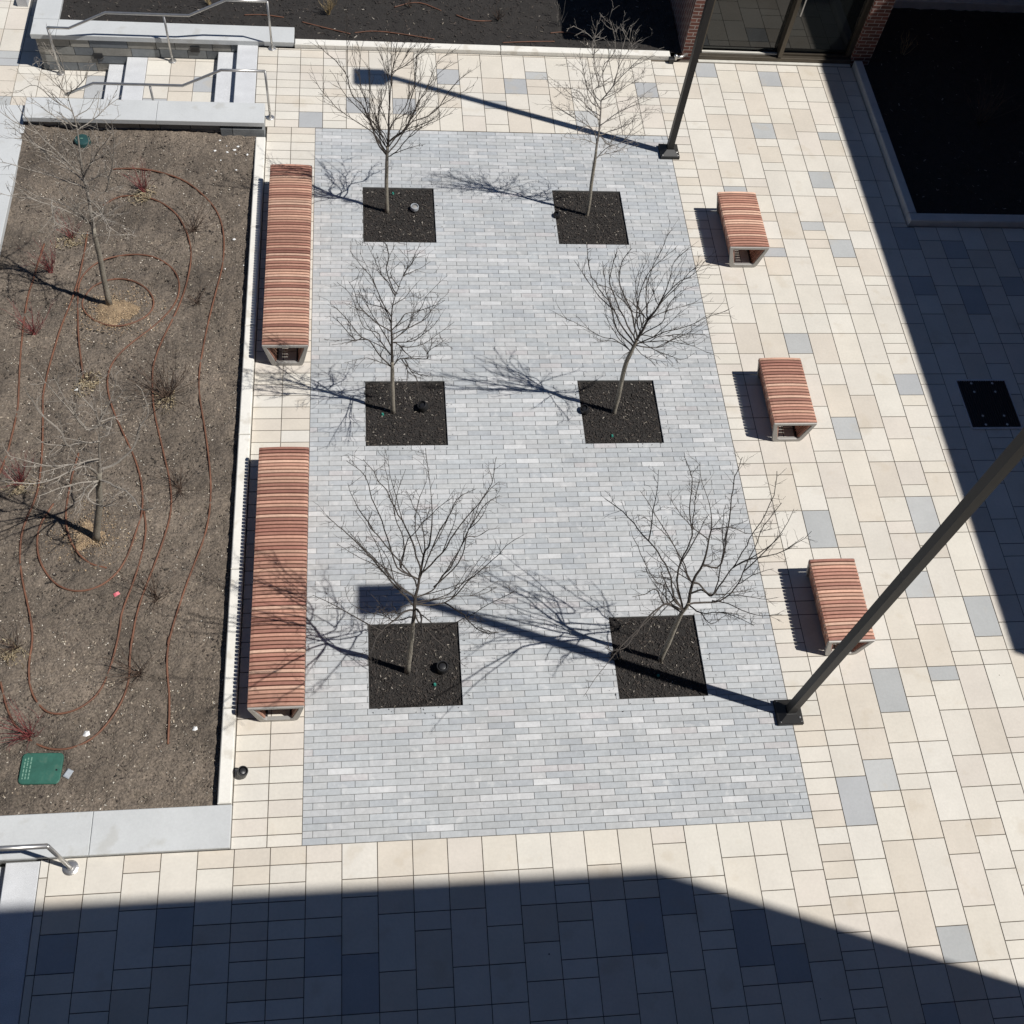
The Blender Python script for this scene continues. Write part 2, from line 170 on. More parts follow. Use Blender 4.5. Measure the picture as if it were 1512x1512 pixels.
TREES={"1":{"trunk":[[1.081,9.332,-0.04],[1.072,9.332,0.438],[1.083,9.332,1.04],[1.099,9.332,1.28],[1.109,9.332,1.697],[1.136,9.332,2.181],[1.158,9.332,2.434],[1.222,9.332,2.682],[1.323,9.332,2.894]],"limbs":[[[1.083,9.332,1.04],[0.949,9.304,1.301],[0.871,9.273,1.649],[0.767,9.248,1.934],[0.622,9.226,2.164],[0.555,9.199,2.497],[0.45,9.183,2.667],[0.323,9.167,2.834],[0.236,9.156,2.936]],[[1.086,9.332,1.087],[0.914,9.38,1.375],[0.805,9.397,1.461],[0.553,9.433,1.629],[0.378,9.46,1.792],[0.225,9.487,1.983],[0.152,9.502,2.098]],[[1.093,9.332,1.183],[0.88,9.478,1.452],[0.794,9.602,1.778],[0.726,9.669,1.963],[0.735,9.78,2.303],[0.697,9.848,2.519]],[[1.096,9.332,1.232],[0.97,9.304,1.535],[0.919,9.274,1.918],[0.852,9.25,2.237],[0.858,9.224,2.589]],[[1.099,9.332,1.28],[1.044,9.378,1.38],[0.972,9.424,1.501],[0.993,9.496,1.737],[1.087,9.57,1.989],[1.02,9.69,2.444]],[[1.105,9.332,1.534],[1.029,9.425,1.752],[0.869,9.515,1.982]],[[1.119,9.332,1.872],[1.094,9.425,2.442],[1.087,9.474,2.79]],[[1.136,9.332,2.181],[1.189,9.407,2.604],[1.224,9.442,2.839]],[[1.153,9.332,2.371],[1.242,9.376,2.486],[1.363,9.433,2.671],[1.484,9.472,2.796]],[[1.158,9.332,2.434],[1.328,9.361,2.541],[1.552,9.397,2.725],[1.654,9.414,2.826]],[[1.083,9.332,1.028],[1.174,9.307,1.09],[1.338,9.229,1.424],[1.498,9.172,1.662],[1.779,9.099,1.89],[1.951,9.054,2.044]],[[1.085,9.332,1.067],[1.232,9.415,1.212],[1.383,9.512,1.439],[1.664,9.597,1.537],[1.83,9.66,1.673],[1.937,9.721,1.852],[2.081,9.78,2.008],[2.243,9.833,2.125]],[[1.093,9.332,1.186],[1.249,9.385,1.38],[1.379,9.423,1.537],[1.575,9.506,1.969],[1.767,9.561,2.256],[1.978,9.6,2.402]],[[1.099,9.332,1.28],[1.307,9.439,1.382],[1.511,9.614,1.723],[1.621,9.686,1.87],[1.78,9.837,2.234],[1.978,9.912,2.353]],[[1.101,9.332,1.35],[1.174,9.393,1.579],[1.34,9.435,1.708],[1.412,9.476,1.9],[1.517,9.531,2.164],[1.587,9.555,2.276]],[[1.118,9.347,1.405],[1.156,9.416,1.513],[1.324,9.534,1.715],[1.434,9.634,1.928],[1.47,9.714,2.126],[1.495,9.814,2.388]],[[1.099,9.332,1.28],[1.227,9.281,1.469],[1.336,9.242,1.621],[1.367,9.194,1.865],[1.559,9.139,2.071],[1.715,9.037,2.602]],[[1.091,9.332,1.16],[0.988,9.332,1.418],[0.863,9.332,1.689],[0.707,9.332,1.994],[0.658,9.332,2.165]],[[1.085,9.332,1.064],[0.968,9.274,1.328],[0.896,9.231,1.548],[0.829,9.158,1.967],[0.766,9.091,2.362]]]},"2":{"trunk":[[4.121,9.321,-0.04],[4.118,9.321,0.249],[4.09,9.321,0.621],[4.075,9.321,1.029],[4.057,9.321,1.323],[4.045,9.321,1.632],[4.007,9.321,1.975],[3.998,9.321,2.087],[4.054,9.321,2.199],[4.125,9.321,2.375],[4.137,9.321,2.567],[4.133,9.321,2.938],[4.179,9.321,3.256]],"limbs":[[[4.074,9.321,1.042],[4.121,9.311,1.163],[4.229,9.297,1.325],[4.402,9.283,1.438],[4.516,9.268,1.645],[4.633,9.255,1.822]],[[4.107,9.314,1.126],[4.31,9.38,1.144],[4.55,9.445,1.179],[4.669,9.476,1.204]],[[4.057,9.321,1.323],[3.884,9.307,1.427],[3.726,9.296,1.444],[3.563,9.285,1.496],[3.589,9.28,1.584]],[[4.043,9.32,1.331],[3.985,9.394,1.521],[3.776,9.465,1.619],[3.579,9.525,1.702],[3.365,9.586,1.783]],[[3.985,9.394,1.521],[3.875,9.434,1.578],[3.671,9.51,1.717],[3.588,9.54,1.782]],[[4.04,9.321,1.678],[4.155,9.321,1.775],[4.315,9.321,1.94],[4.459,9.321,2.079],[4.578,9.321,2.238],[4.704,9.321,2.351]],[[4.05,9.321,1.514],[4.191,9.321,1.566],[4.366,9.321,1.665],[4.454,9.321,1.807],[4.688,9.321,1.974]],[[4.006,9.321,1.995],[3.84,9.321,2.082],[3.71,9.321,2.447],[3.559,9.321,2.61],[3.396,9.321,2.748]],[[4.032,9.321,1.746],[3.861,9.321,1.948],[3.689,9.321,2.099],[3.416,9.321,2.2],[3.251,9.321,2.346]],[[3.998,9.321,2.083],[3.909,9.344,2.132],[3.895,9.372,2.24],[4.071,9.412,2.323],[4.243,9.451,2.427],[4.349,9.487,2.573]],[[3.945,9.383,2.263],[3.882,9.383,2.446],[3.812,9.383,2.654],[3.76,9.383,2.978],[3.465,9.383,3.184]],[[3.76,9.383,2.978],[3.757,9.369,3.147],[3.759,9.358,3.291]],[[3.812,9.383,2.654],[3.774,9.509,2.866],[3.903,9.59,3.012]],[[4.054,9.321,2.199],[3.981,9.304,2.341],[3.924,9.273,2.66],[4.018,9.247,2.929],[3.966,9.223,3.203],[3.856,9.201,3.426]],[[4.006,9.321,2.103],[4.184,9.373,2.183],[4.343,9.415,2.264],[4.531,9.465,2.383],[4.719,9.503,2.403]],[[4.013,9.321,2.117],[4.117,9.264,2.378],[4.211,9.215,2.632],[4.354,9.164,2.882],[4.43,9.147,2.939]],[[4.125,9.321,2.375],[4.164,9.393,2.618],[4.247,9.439,2.792],[4.355,9.475,2.913],[4.417,9.487,2.926]],[[4.133,9.321,2.918],[4.158,9.355,3.014],[4.179,9.383,3.113]],[[4.007,9.321,1.975],[4.13,9.375,1.957],[4.324,9.456,1.987],[4.5,9.522,2.007],[4.638,9.57,2.017]],[[4.023,9.321,1.835],[3.83,9.361,1.937],[3.731,9.4,2.125],[3.594,9.425,2.188],[3.469,9.444,2.169]],[[4.058,9.321,1.517],[4.255,9.408,1.253],[4.336,9.469,1.396],[4.505,9.525,1.472],[4.642,9.625,1.745]],[[4.012,9.321,1.93],[3.857,9.384,2.142],[3.764,9.418,2.286],[3.676,9.469,2.542],[3.621,9.497,2.685]]]},"3":{"trunk":[[1.088,5.647,-0.04],[1.077,5.647,0.577],[1.076,5.647,0.944],[1.067,5.647,1.465],[1.066,5.647,1.954],[1.108,5.647,2.264],[1.15,5.647,2.414],[1.198,5.647,2.61],[1.294,5.647,2.802],[1.365,5.647,2.966]],"limbs":[[[1.076,5.647,0.913],[0.939,5.622,1.183],[0.8,5.593,1.531],[0.713,5.585,1.597],[0.486,5.546,2.095],[0.406,5.536,2.208]],[[1.072,5.647,1.177],[0.942,5.766,1.292],[0.908,5.829,1.384],[0.73,5.908,1.429],[0.597,6.09,1.76],[0.426,6.185,1.913]],[[1.066,5.647,1.628],[0.874,5.616,1.857],[0.707,5.586,2.127],[0.632,5.555,2.463],[0.587,5.541,2.624]],[[1.066,5.647,1.9],[0.948,5.79,2.024],[0.849,5.945,2.232],[0.716,6.04,2.35],[0.593,6.136,2.49]],[[1.076,5.647,0.944],[1.177,5.647,1.092],[1.378,5.647,1.106],[1.507,5.647,1.12],[1.538,5.647,1.295],[1.787,5.647,1.437]],[[1.067,5.647,1.421],[1.297,5.603,1.505],[1.469,5.562,1.707],[1.598,5.516,2.004]],[[1.507,5.647,1.12],[1.519,5.616,1.305],[1.722,5.561,1.599]],[[1.066,5.647,1.655],[1.155,5.691,1.743],[1.243,5.736,1.852],[1.402,5.776,1.885],[1.504,5.837,2.078],[1.623,5.887,2.228]],[[1.066,5.647,1.574],[1.335,5.744,1.626],[1.496,5.812,1.711],[1.549,5.845,1.779],[1.637,5.883,1.843]],[[1.088,5.647,2.113],[1.237,5.682,2.225],[1.354,5.72,2.41]],[[1.108,5.647,2.264],[1.031,5.59,2.55],[0.949,5.55,2.761],[0.903,5.488,3.126]],[[1.12,5.647,2.306],[1.015,5.62,2.662],[1.032,5.592,3.087],[0.984,5.585,3.183]],[[1.15,5.647,2.414],[1.049,5.647,2.633],[1.139,5.647,2.8]],[[1.198,5.647,2.61],[1.245,5.64,2.786],[1.224,5.626,3.167]],[[1.294,5.647,2.802],[1.327,5.692,2.895],[1.375,5.731,2.993]],[[1.195,5.647,2.597],[1.384,5.748,2.624],[1.511,5.81,2.655]],[[1.076,5.647,0.852],[1.048,5.634,0.961],[0.848,5.604,1.147],[0.722,5.59,1.194],[0.486,5.563,1.142]],[[1.086,5.644,1.428],[1.267,5.691,1.269],[1.523,5.754,1.335],[1.826,5.848,1.587]],[[1.069,5.647,1.321],[0.858,5.647,1.9],[0.679,5.647,2.36]],[[0.713,5.585,1.597],[0.624,5.585,1.569],[0.444,5.585,1.893],[0.464,5.585,1.972],[0.565,5.585,1.92]],[[1.195,5.647,1.093],[1.248,5.34,1.279],[1.199,4.682,1.627]],[[1.232,5.647,1.096],[1.262,5.469,1.201],[1.353,5.08,1.413],[1.399,4.757,1.582]],[[1.066,5.647,1.737],[0.981,5.694,2.004],[0.775,5.722,2.074],[0.681,5.765,2.378]],[[1.067,5.647,1.465],[1.265,5.741,1.574],[1.335,5.846,1.831],[1.316,5.925,2.055]]]},"4":{"trunk":[[4.079,5.622,-0.04],[4.076,5.622,0.318],[4.054,5.622,0.809],[4.051,5.622,1.095],[4.077,5.622,1.297],[4.099,5.622,1.519],[4.14,5.622,1.711],[4.165,5.622,1.899],[4.241,5.622,2.128],[4.271,5.622,2.415],[4.274,5.622,2.671],[4.278,5.622,2.919],[4.381,5.622,3.101]],"limbs":[[[4.075,5.622,1.277],[3.944,5.674,1.358],[3.842,5.709,1.413],[3.702,5.744,1.419],[3.405,5.824,1.539],[3.112,5.899,1.663]],[[4.05,5.632,1.293],[3.931,5.72,1.375],[3.773,5.843,1.542],[3.704,5.914,1.672],[3.694,5.984,1.824]],[[4.084,5.622,1.37],[3.83,5.622,1.687],[3.66,5.622,2.124],[3.54,5.622,2.473],[3.438,5.622,2.908]],[[4.09,5.622,1.43],[3.884,5.622,1.734],[3.741,5.622,2.012],[3.611,5.622,2.235],[3.351,5.622,2.64],[3.231,5.622,3.084]],[[4.095,5.622,1.48],[3.913,5.552,1.865],[3.561,5.42,2.635],[3.475,5.363,3.006],[3.473,5.307,3.378]],[[4.103,5.622,1.536],[3.88,5.516,2.18],[3.653,5.435,2.704],[3.576,5.371,3.158],[3.64,5.337,3.388]],[[4.109,5.622,1.564],[4.145,5.761,1.783],[3.987,5.833,1.837],[3.75,5.964,2.028],[3.551,6.034,2.061]],[[4.162,5.622,1.88],[3.961,5.622,2.148],[3.723,5.622,2.367]],[[4.14,5.622,1.711],[4.022,5.682,2.035],[3.929,5.736,2.394],[3.962,5.778,2.708]],[[4.165,5.622,1.899],[4.109,5.741,2.103],[4.101,5.855,2.373],[4.162,5.93,2.569],[4.228,6.016,2.811],[4.282,6.06,2.938]],[[4.12,5.667,1.635],[4.066,5.748,1.774],[4.071,5.898,2.172],[4.149,5.963,2.363],[4.262,6.019,2.519],[4.407,6.071,2.654]],[[4.244,5.622,2.154],[4.141,5.678,2.352],[4.051,5.717,2.523]],[[4.248,5.622,2.199],[4.353,5.588,2.562],[4.513,5.567,2.755],[4.587,5.548,2.982]],[[4.244,5.622,2.154],[4.453,5.698,2.462],[4.576,5.738,2.675],[4.643,5.758,2.78]],[[4.156,5.622,1.833],[4.319,5.719,1.902],[4.503,5.784,1.897],[4.819,5.89,1.904]],[[4.086,5.622,1.384],[4.35,5.584,1.662],[4.526,5.564,1.782],[4.812,5.531,2.009],[5.061,5.502,2.226]],[[4.086,5.622,1.384],[4.383,5.657,1.328],[4.579,5.686,1.418],[4.767,5.713,1.531],[4.984,5.756,1.792]],[[4.115,5.622,1.597],[4.304,5.562,1.641],[4.571,5.471,1.799],[4.833,5.387,1.889]],[[4.158,5.612,1.46],[4.38,5.517,1.623],[4.662,5.398,1.697],[4.917,5.28,1.673]],[[4.099,5.622,1.519],[4.279,5.362,1.621],[4.435,5.186,1.72],[4.518,5.09,1.768]],[[4.086,5.622,1.384],[4.226,5.485,1.344],[4.427,5.227,1.57]],[[4.059,5.629,1.287],[3.935,5.489,1.364],[3.929,5.379,1.404]],[[4.133,5.617,1.601],[4.326,5.571,1.913],[4.326,5.54,2.246],[4.406,5.511,2.541]]]},"5":{"trunk":[[1.17,1.945,-0.04],[1.201,1.945,0.918],[1.216,1.945,1.532],[1.231,2.02,1.759],[1.263,2.08,1.895],[1.286,2.155,2.071],[1.324,2.25,2.306],[1.379,2.294,2.423],[1.387,2.455,2.871],[1.341,2.582,3.253],[1.314,2.674,3.551]],"limbs":[[[1.223,1.981,1.642],[1.03,1.981,2.106],[0.874,1.981,2.529],[0.67,1.981,3.02],[0.561,1.981,3.266],[0.492,1.981,3.356],[0.415,1.981,3.531]],[[1.231,2.02,1.759],[0.997,1.931,2.347],[0.859,1.849,2.878],[0.719,1.781,3.321],[0.615,1.73,3.649]],[[1.274,2.116,1.978],[1.051,2.192,2.12],[0.927,2.356,2.593],[0.81,2.474,3.008],[0.74,2.548,3.293],[0.583,2.6,3.464]],[[1.286,2.155,2.071],[1.176,2.273,2.601],[1.02,2.347,3.005],[0.975,2.381,3.214],[0.859,2.423,3.46],[0.747,2.461,3.699]],[[1.274,2.116,1.978],[1.086,2.236,1.999],[1.121,2.389,2.196],[1.042,2.561,2.487],[0.982,2.703,2.778],[0.938,2.831,3.075]],[[1.089,2.248,2.015],[1.13,2.248,2.485],[1.278,2.248,2.892],[1.533,2.248,3.358]],[[1.277,2.126,2.003],[1.383,2.217,2.431],[1.552,2.312,3.016],[1.62,2.34,3.203],[1.767,2.363,3.305]],[[1.284,2.148,2.054],[1.483,2.227,2.34],[1.644,2.304,2.718],[1.787,2.356,2.994],[1.919,2.413,3.334],[1.939,2.468,3.688]],[[1.231,2.02,1.759],[1.332,2.056,1.756],[1.466,2.141,1.836],[1.674,2.341,2.19],[1.809,2.485,2.524],[1.893,2.585,2.791],[2.043,2.657,2.971]],[[1.421,2.113,1.809],[1.679,2.277,2.031],[1.757,2.388,2.502],[1.911,2.473,2.885],[2.03,2.501,2.985]],[[1.423,2.114,1.811],[1.606,2.114,2.342],[1.69,2.114,2.831],[1.812,2.114,2.857],[1.896,2.114,2.978]],[[1.225,1.99,1.669],[1.54,2.052,1.56],[1.751,2.13,1.806],[1.89,2.185,2.018],[2.03,2.227,2.177],[2.131,2.27,2.367],[2.268,2.304,2.499]],[[1.227,1.998,1.692],[1.548,2.044,1.765],[1.784,2.095,2.054],[1.929,2.137,2.35]],[[1.225,1.99,1.669],[1.645,2.121,1.566],[1.931,2.193,1.442],[2.104,2.253,1.503]],[[1.316,2.23,2.257],[1.225,2.346,2.597],[1.252,2.449,2.976],[1.324,2.511,3.223]],[[1.324,2.25,2.306],[1.278,2.25,2.889],[1.118,2.25,3.481]],[[1.225,1.99,1.669],[1.097,1.935,1.753],[1.062,1.855,1.694],[1.01,1.789,2.026]],[[1.214,1.945,1.451],[1.002,2.052,1.158],[0.934,2.097,1.148],[0.727,2.2,1.107],[0.554,2.287,1.099],[0.49,2.435,1.236]],[[1.219,1.959,1.576],[1.128,1.872,1.768],[0.973,1.553,2.157],[0.847,1.287,2.489],[0.776,0.757,3.168],[0.831,0.457,3.605]],[[1.221,1.968,1.602],[1.273,1.821,1.79],[1.261,1.372,2.306],[1.279,1.185,2.538],[1.2,0.893,2.922],[1.146,0.367,3.692]],[[1.539,2.052,1.56],[1.692,1.65,2.085],[1.786,1.218,2.645],[1.921,1.02,3.036]],[[1.219,1.96,1.579],[1.3,1.867,1.415],[1.468,1.818,1.389],[1.696,1.741,1.816],[1.85,1.683,2.154],[2.124,1.583,2.732]],[[1.227,1.997,1.69],[1.182,2.047,1.783],[1.018,2.097,1.84],[0.969,2.109,1.781]],[[0.934,2.097,1.148],[0.832,2.029,1.46],[0.747,1.804,1.551]],[[1.069,1.871,1.706],[0.961,1.747,2.005],[0.847,1.386,2.382]],[[1.139,2.06,1.798],[0.972,2.254,1.827],[0.861,2.449,2.031],[0.736,2.619,2.27],[0.643,2.7,2.393]],[[1.01,1.981,2.161],[0.904,2.018,2.356],[0.767,2.048,2.542]],[[1.258,2.07,1.872],[1.158,2.041,2.297],[0.864,1.99,3.119],[0.78,1.974,3.387],[0.812,1.96,3.637]]]},"6":{"trunk":[[4.192,1.983,-0.04],[4.174,1.983,0.628],[4.15,1.983,1.201],[4.173,1.983,1.469],[4.156,2.028,1.712],[4.174,2.098,1.894],[4.226,2.157,2.055],[4.229,2.269,2.378],[4.221,2.335,2.577],[4.134,2.422,2.855],[3.991,2.521,3.185],[3.935,2.58,3.393]],"limbs":[[[4.161,1.983,1.328],[3.982,2.005,1.658],[3.861,2.034,2.071],[3.64,2.064,2.522],[3.354,2.094,2.973],[3.082,2.119,3.342],[2.942,2.129,3.493]],[[4.157,1.983,1.277],[3.977,2.054,1.411],[3.907,2.131,1.63],[3.776,2.176,1.728],[3.517,2.32,2.22],[3.444,2.36,2.376]],[[4.161,1.983,1.328],[3.817,1.779,1.95],[3.682,1.679,2.06],[3.49,1.48,2.244],[3.294,1.204,2.504],[3.132,0.98,2.739],[2.955,0.873,2.929],[2.841,0.802,3.136]],[[4.143,1.985,1.361],[4.009,2.143,1.78],[4.008,2.231,2.061],[4.054,2.327,2.409],[3.948,2.428,2.792],[3.888,2.526,3.207],[3.758,2.593,3.484]],[[4.165,2.065,1.809],[4.09,2.368,1.8],[3.954,2.616,1.9],[3.751,2.885,2.095],[3.646,2.996,2.198]],[[4.168,2.074,1.834],[4.088,2.108,1.915],[3.781,2.245,2.503],[3.443,2.325,2.835]],[[4.049,2.333,2.43],[4.006,2.483,2.846],[4.005,2.549,3.084]],[[4.226,2.157,2.055],[4.438,2.202,2.028],[4.367,2.416,2.799],[4.316,2.511,3.22],[4.328,2.566,3.486]],[[4.224,2.316,2.52],[4.308,2.282,2.636],[4.417,2.247,2.677],[4.572,2.189,2.649],[4.728,2.133,2.879]],[[4.223,2.322,2.539],[4.262,2.349,2.551],[4.316,2.422,2.638],[4.452,2.485,2.71]],[[4.168,2.075,1.837],[4.236,2.088,1.768],[4.494,2.142,1.386],[4.576,2.204,1.701],[4.644,2.241,1.909],[4.683,2.312,2.344],[4.749,2.394,2.882],[4.685,2.466,3.389]],[[4.158,2.024,1.692],[4.256,2.012,1.773],[4.394,1.994,1.674],[4.325,1.955,2.232],[4.175,1.907,2.941],[4.064,1.873,3.445]],[[4.171,1.988,1.501],[4.376,2.029,1.435],[4.626,2.079,1.431],[4.72,2.144,1.629],[4.766,2.252,2.019],[4.796,2.368,2.496],[4.902,2.442,2.826]],[[4.626,2.079,1.431],[4.675,2.033,1.596],[4.916,1.905,1.732],[5.031,1.851,1.871]],[[4.625,2.231,1.852],[4.745,2.211,2.063],[4.989,2.189,2.226],[5.111,2.172,2.448],[5.174,2.154,2.731]],[[4.171,1.988,1.501],[4.218,1.756,1.752],[4.34,1.563,2.151],[4.429,1.215,2.606]],[[4.218,1.756,1.752],[4.327,1.651,1.706],[4.366,1.575,2.123]],[[4.469,2.048,1.434],[4.57,1.903,1.646],[4.761,1.657,1.869],[4.911,1.529,2.147]],[[4.13,2.0,1.402],[3.952,2.065,1.83],[3.865,2.084,1.939],[3.629,2.112,2.0]],[[4.228,2.275,2.397],[4.056,2.327,2.536],[3.856,2.383,2.753],[3.72,2.428,2.975]],[[4.226,2.157,2.055],[4.319,2.186,2.064],[4.288,2.284,2.283]],[[4.018,2.001,1.592],[3.878,1.933,1.628],[3.599,1.756,2.359],[3.463,1.688,2.368],[3.342,1.641,2.404]],[[4.72,2.144,1.629],[4.834,2.096,1.966],[4.952,2.071,2.111]],[[4.161,1.983,1.328],[3.95,1.928,1.745],[3.671,1.832,2.439],[3.538,1.776,2.875]]]},"7":{"trunk":[[-2.749,7.493,-0.03],[-2.681,7.493,0.829],[-2.636,7.493,1.441],[-2.589,7.543,1.964],[-2.582,7.587,2.293],[-2.519,7.663,2.87],[-2.533,7.714,3.254],[-2.503,7.764,3.644],[-2.554,7.798,3.911]],"limbs":[[[-2.634,7.496,1.472],[-2.849,7.558,1.679],[-3.062,7.599,1.783],[-3.302,7.639,1.858],[-3.502,7.686,2.067]],[[-2.636,7.493,1.441],[-2.755,7.493,1.773],[-2.585,7.493,1.865],[-2.356,7.493,2.045],[-2.105,7.493,2.137]],[[-2.356,7.493,2.045],[-2.209,7.45,2.426],[-2.066,7.405,2.898],[-2.034,7.375,3.229]],[[-2.587,7.56,2.09],[-2.801,7.677,2.289],[-3.1,7.783,2.46],[-3.389,7.899,2.722]],[[-2.584,7.58,2.239],[-2.775,7.501,2.557],[-3.028,7.426,2.853],[-3.174,7.386,3.011]],[[-2.582,7.587,2.293],[-2.588,7.539,2.767],[-2.596,7.499,3.207]],[[-2.585,7.573,2.191],[-2.426,7.498,2.488],[-2.256,7.431,2.765],[-2.046,7.358,3.067]],[[-2.634,7.495,1.464],[-2.367,7.495,1.689],[-2.115,7.495,1.873]],[[-2.645,7.493,1.33],[-2.832,7.408,1.4],[-2.971,7.337,1.593],[-3.199,7.213,1.469]],[[-2.646,7.493,1.305],[-2.486,7.478,1.318],[-2.369,7.467,1.348]],[[-2.657,7.493,1.157],[-2.721,7.364,1.194],[-2.753,7.288,1.209]],[[-2.586,7.563,2.114],[-2.289,7.563,2.294],[-2.147,7.563,2.381]],[[-2.519,7.663,2.87],[-2.716,7.588,3.08],[-2.89,7.506,3.41]],[[-2.526,7.687,3.055],[-2.693,7.687,3.221],[-2.838,7.687,3.41],[-3.077,7.687,3.306]],[[-2.523,7.678,2.986],[-2.343,7.756,3.077],[-2.24,7.809,3.211]],[[-2.533,7.714,3.254],[-2.281,7.63,3.546],[-2.234,7.606,3.66]],[[-2.533,7.714,3.254],[-2.646,7.648,3.543],[-2.75,7.61,3.708]],[[-2.51,7.753,3.556],[-2.631,7.814,3.762],[-2.666,7.836,3.856]],[[-2.524,7.657,2.822],[-2.306,7.809,2.908],[-2.135,7.912,3.006],[-2.01,7.976,3.058]],[[-2.556,7.619,2.535],[-2.419,7.644,2.68],[-2.449,7.66,2.823]],[[-2.632,7.498,1.495],[-2.935,7.498,1.735],[-3.215,7.498,1.877],[-3.37,7.498,2.075]],[[-2.588,7.55,2.018],[-2.953,7.616,2.145],[-3.347,7.676,2.249],[-3.527,7.701,2.277]],[[-2.585,7.573,2.191],[-2.86,7.456,2.831],[-2.957,7.402,3.178],[-2.998,7.366,3.426]],[[-3.062,7.599,1.783],[-2.973,7.196,1.853],[-2.816,7.03,1.903]],[[-2.614,7.517,1.691],[-2.386,7.335,1.726],[-2.15,7.183,1.761]],[[-2.597,7.535,1.884],[-2.407,7.236,1.972],[-2.231,6.856,2.03]]]},"8":{"trunk":[[-2.527,3.796,-0.04],[-2.306,3.796,0.807],[-2.19,3.796,1.342],[-2.076,3.796,1.841],[-1.994,3.796,2.216],[-1.964,3.796,2.441]],"limbs":[[[-1.964,3.796,2.441],[-1.978,3.83,2.59],[-2.056,3.867,2.775],[-2.058,3.905,2.992],[-2.008,3.936,3.171]],[[-1.967,3.796,2.419],[-1.858,3.862,2.567],[-1.765,3.919,2.744],[-1.686,3.985,2.986]],[[-1.976,3.796,2.35],[-1.912,3.898,2.561],[-1.875,4.018,2.904]],[[-1.975,3.796,2.356],[-2.119,3.816,2.257],[-2.206,3.856,2.492],[-2.312,3.898,2.777],[-2.409,3.939,3.07]],[[-2.119,3.816,2.257],[-2.217,3.883,2.563],[-2.283,3.954,2.97]],[[-2.025,3.796,2.075],[-2.215,3.762,2.084],[-2.342,3.741,2.071],[-2.511,3.715,2.135],[-2.595,3.695,2.282]],[[-2.342,3.741,2.071],[-2.347,3.723,2.349],[-2.442,3.704,2.686],[-2.469,3.688,2.979],[-2.462,3.677,3.195]],[[-2.179,3.796,1.391],[-2.274,3.765,1.72],[-2.304,3.749,1.915],[-2.327,3.736,2.077]],[[-2.099,3.796,1.74],[-2.245,3.702,1.816],[-2.459,3.575,1.92],[-2.62,3.478,1.978]],[[-2.185,3.796,1.366],[-2.307,3.827,1.373],[-2.449,3.859,1.353]],[[-2.173,3.796,1.416],[-2.262,3.704,1.74],[-2.578,3.527,1.727],[-2.842,3.415,1.864],[-2.947,3.367,1.993]],[[-2.19,3.796,1.342],[-1.992,3.614,1.497],[-1.82,3.453,1.623],[-1.582,3.106,1.829],[-1.422,2.997,2.033]],[[-2.196,3.796,1.315],[-2.256,3.539,1.573],[-2.232,3.352,1.698],[-2.253,3.171,1.845]],[[-2.208,3.796,1.262],[-2.302,3.593,1.279],[-2.133,3.476,1.267],[-1.901,3.357,1.628]],[[-2.15,3.796,1.517],[-1.946,3.852,1.58],[-1.741,3.923,1.788],[-1.648,3.983,2.033],[-1.521,4.036,2.254],[-1.526,4.092,2.531],[-1.572,4.113,2.632]],[[-2.196,3.796,1.315],[-2.392,3.643,1.487],[-2.573,3.496,1.576],[-2.708,3.392,1.647]],[[-2.11,3.796,1.691],[-2.342,3.722,1.739],[-2.594,3.654,1.826],[-2.734,3.61,1.992],[-2.884,3.562,2.186]],[[-1.976,3.796,2.351],[-1.806,3.709,2.561],[-1.817,3.603,2.515],[-1.829,3.567,2.501]],[[-1.96,3.822,2.403],[-1.862,3.873,2.375],[-1.709,3.947,2.359]]]}}
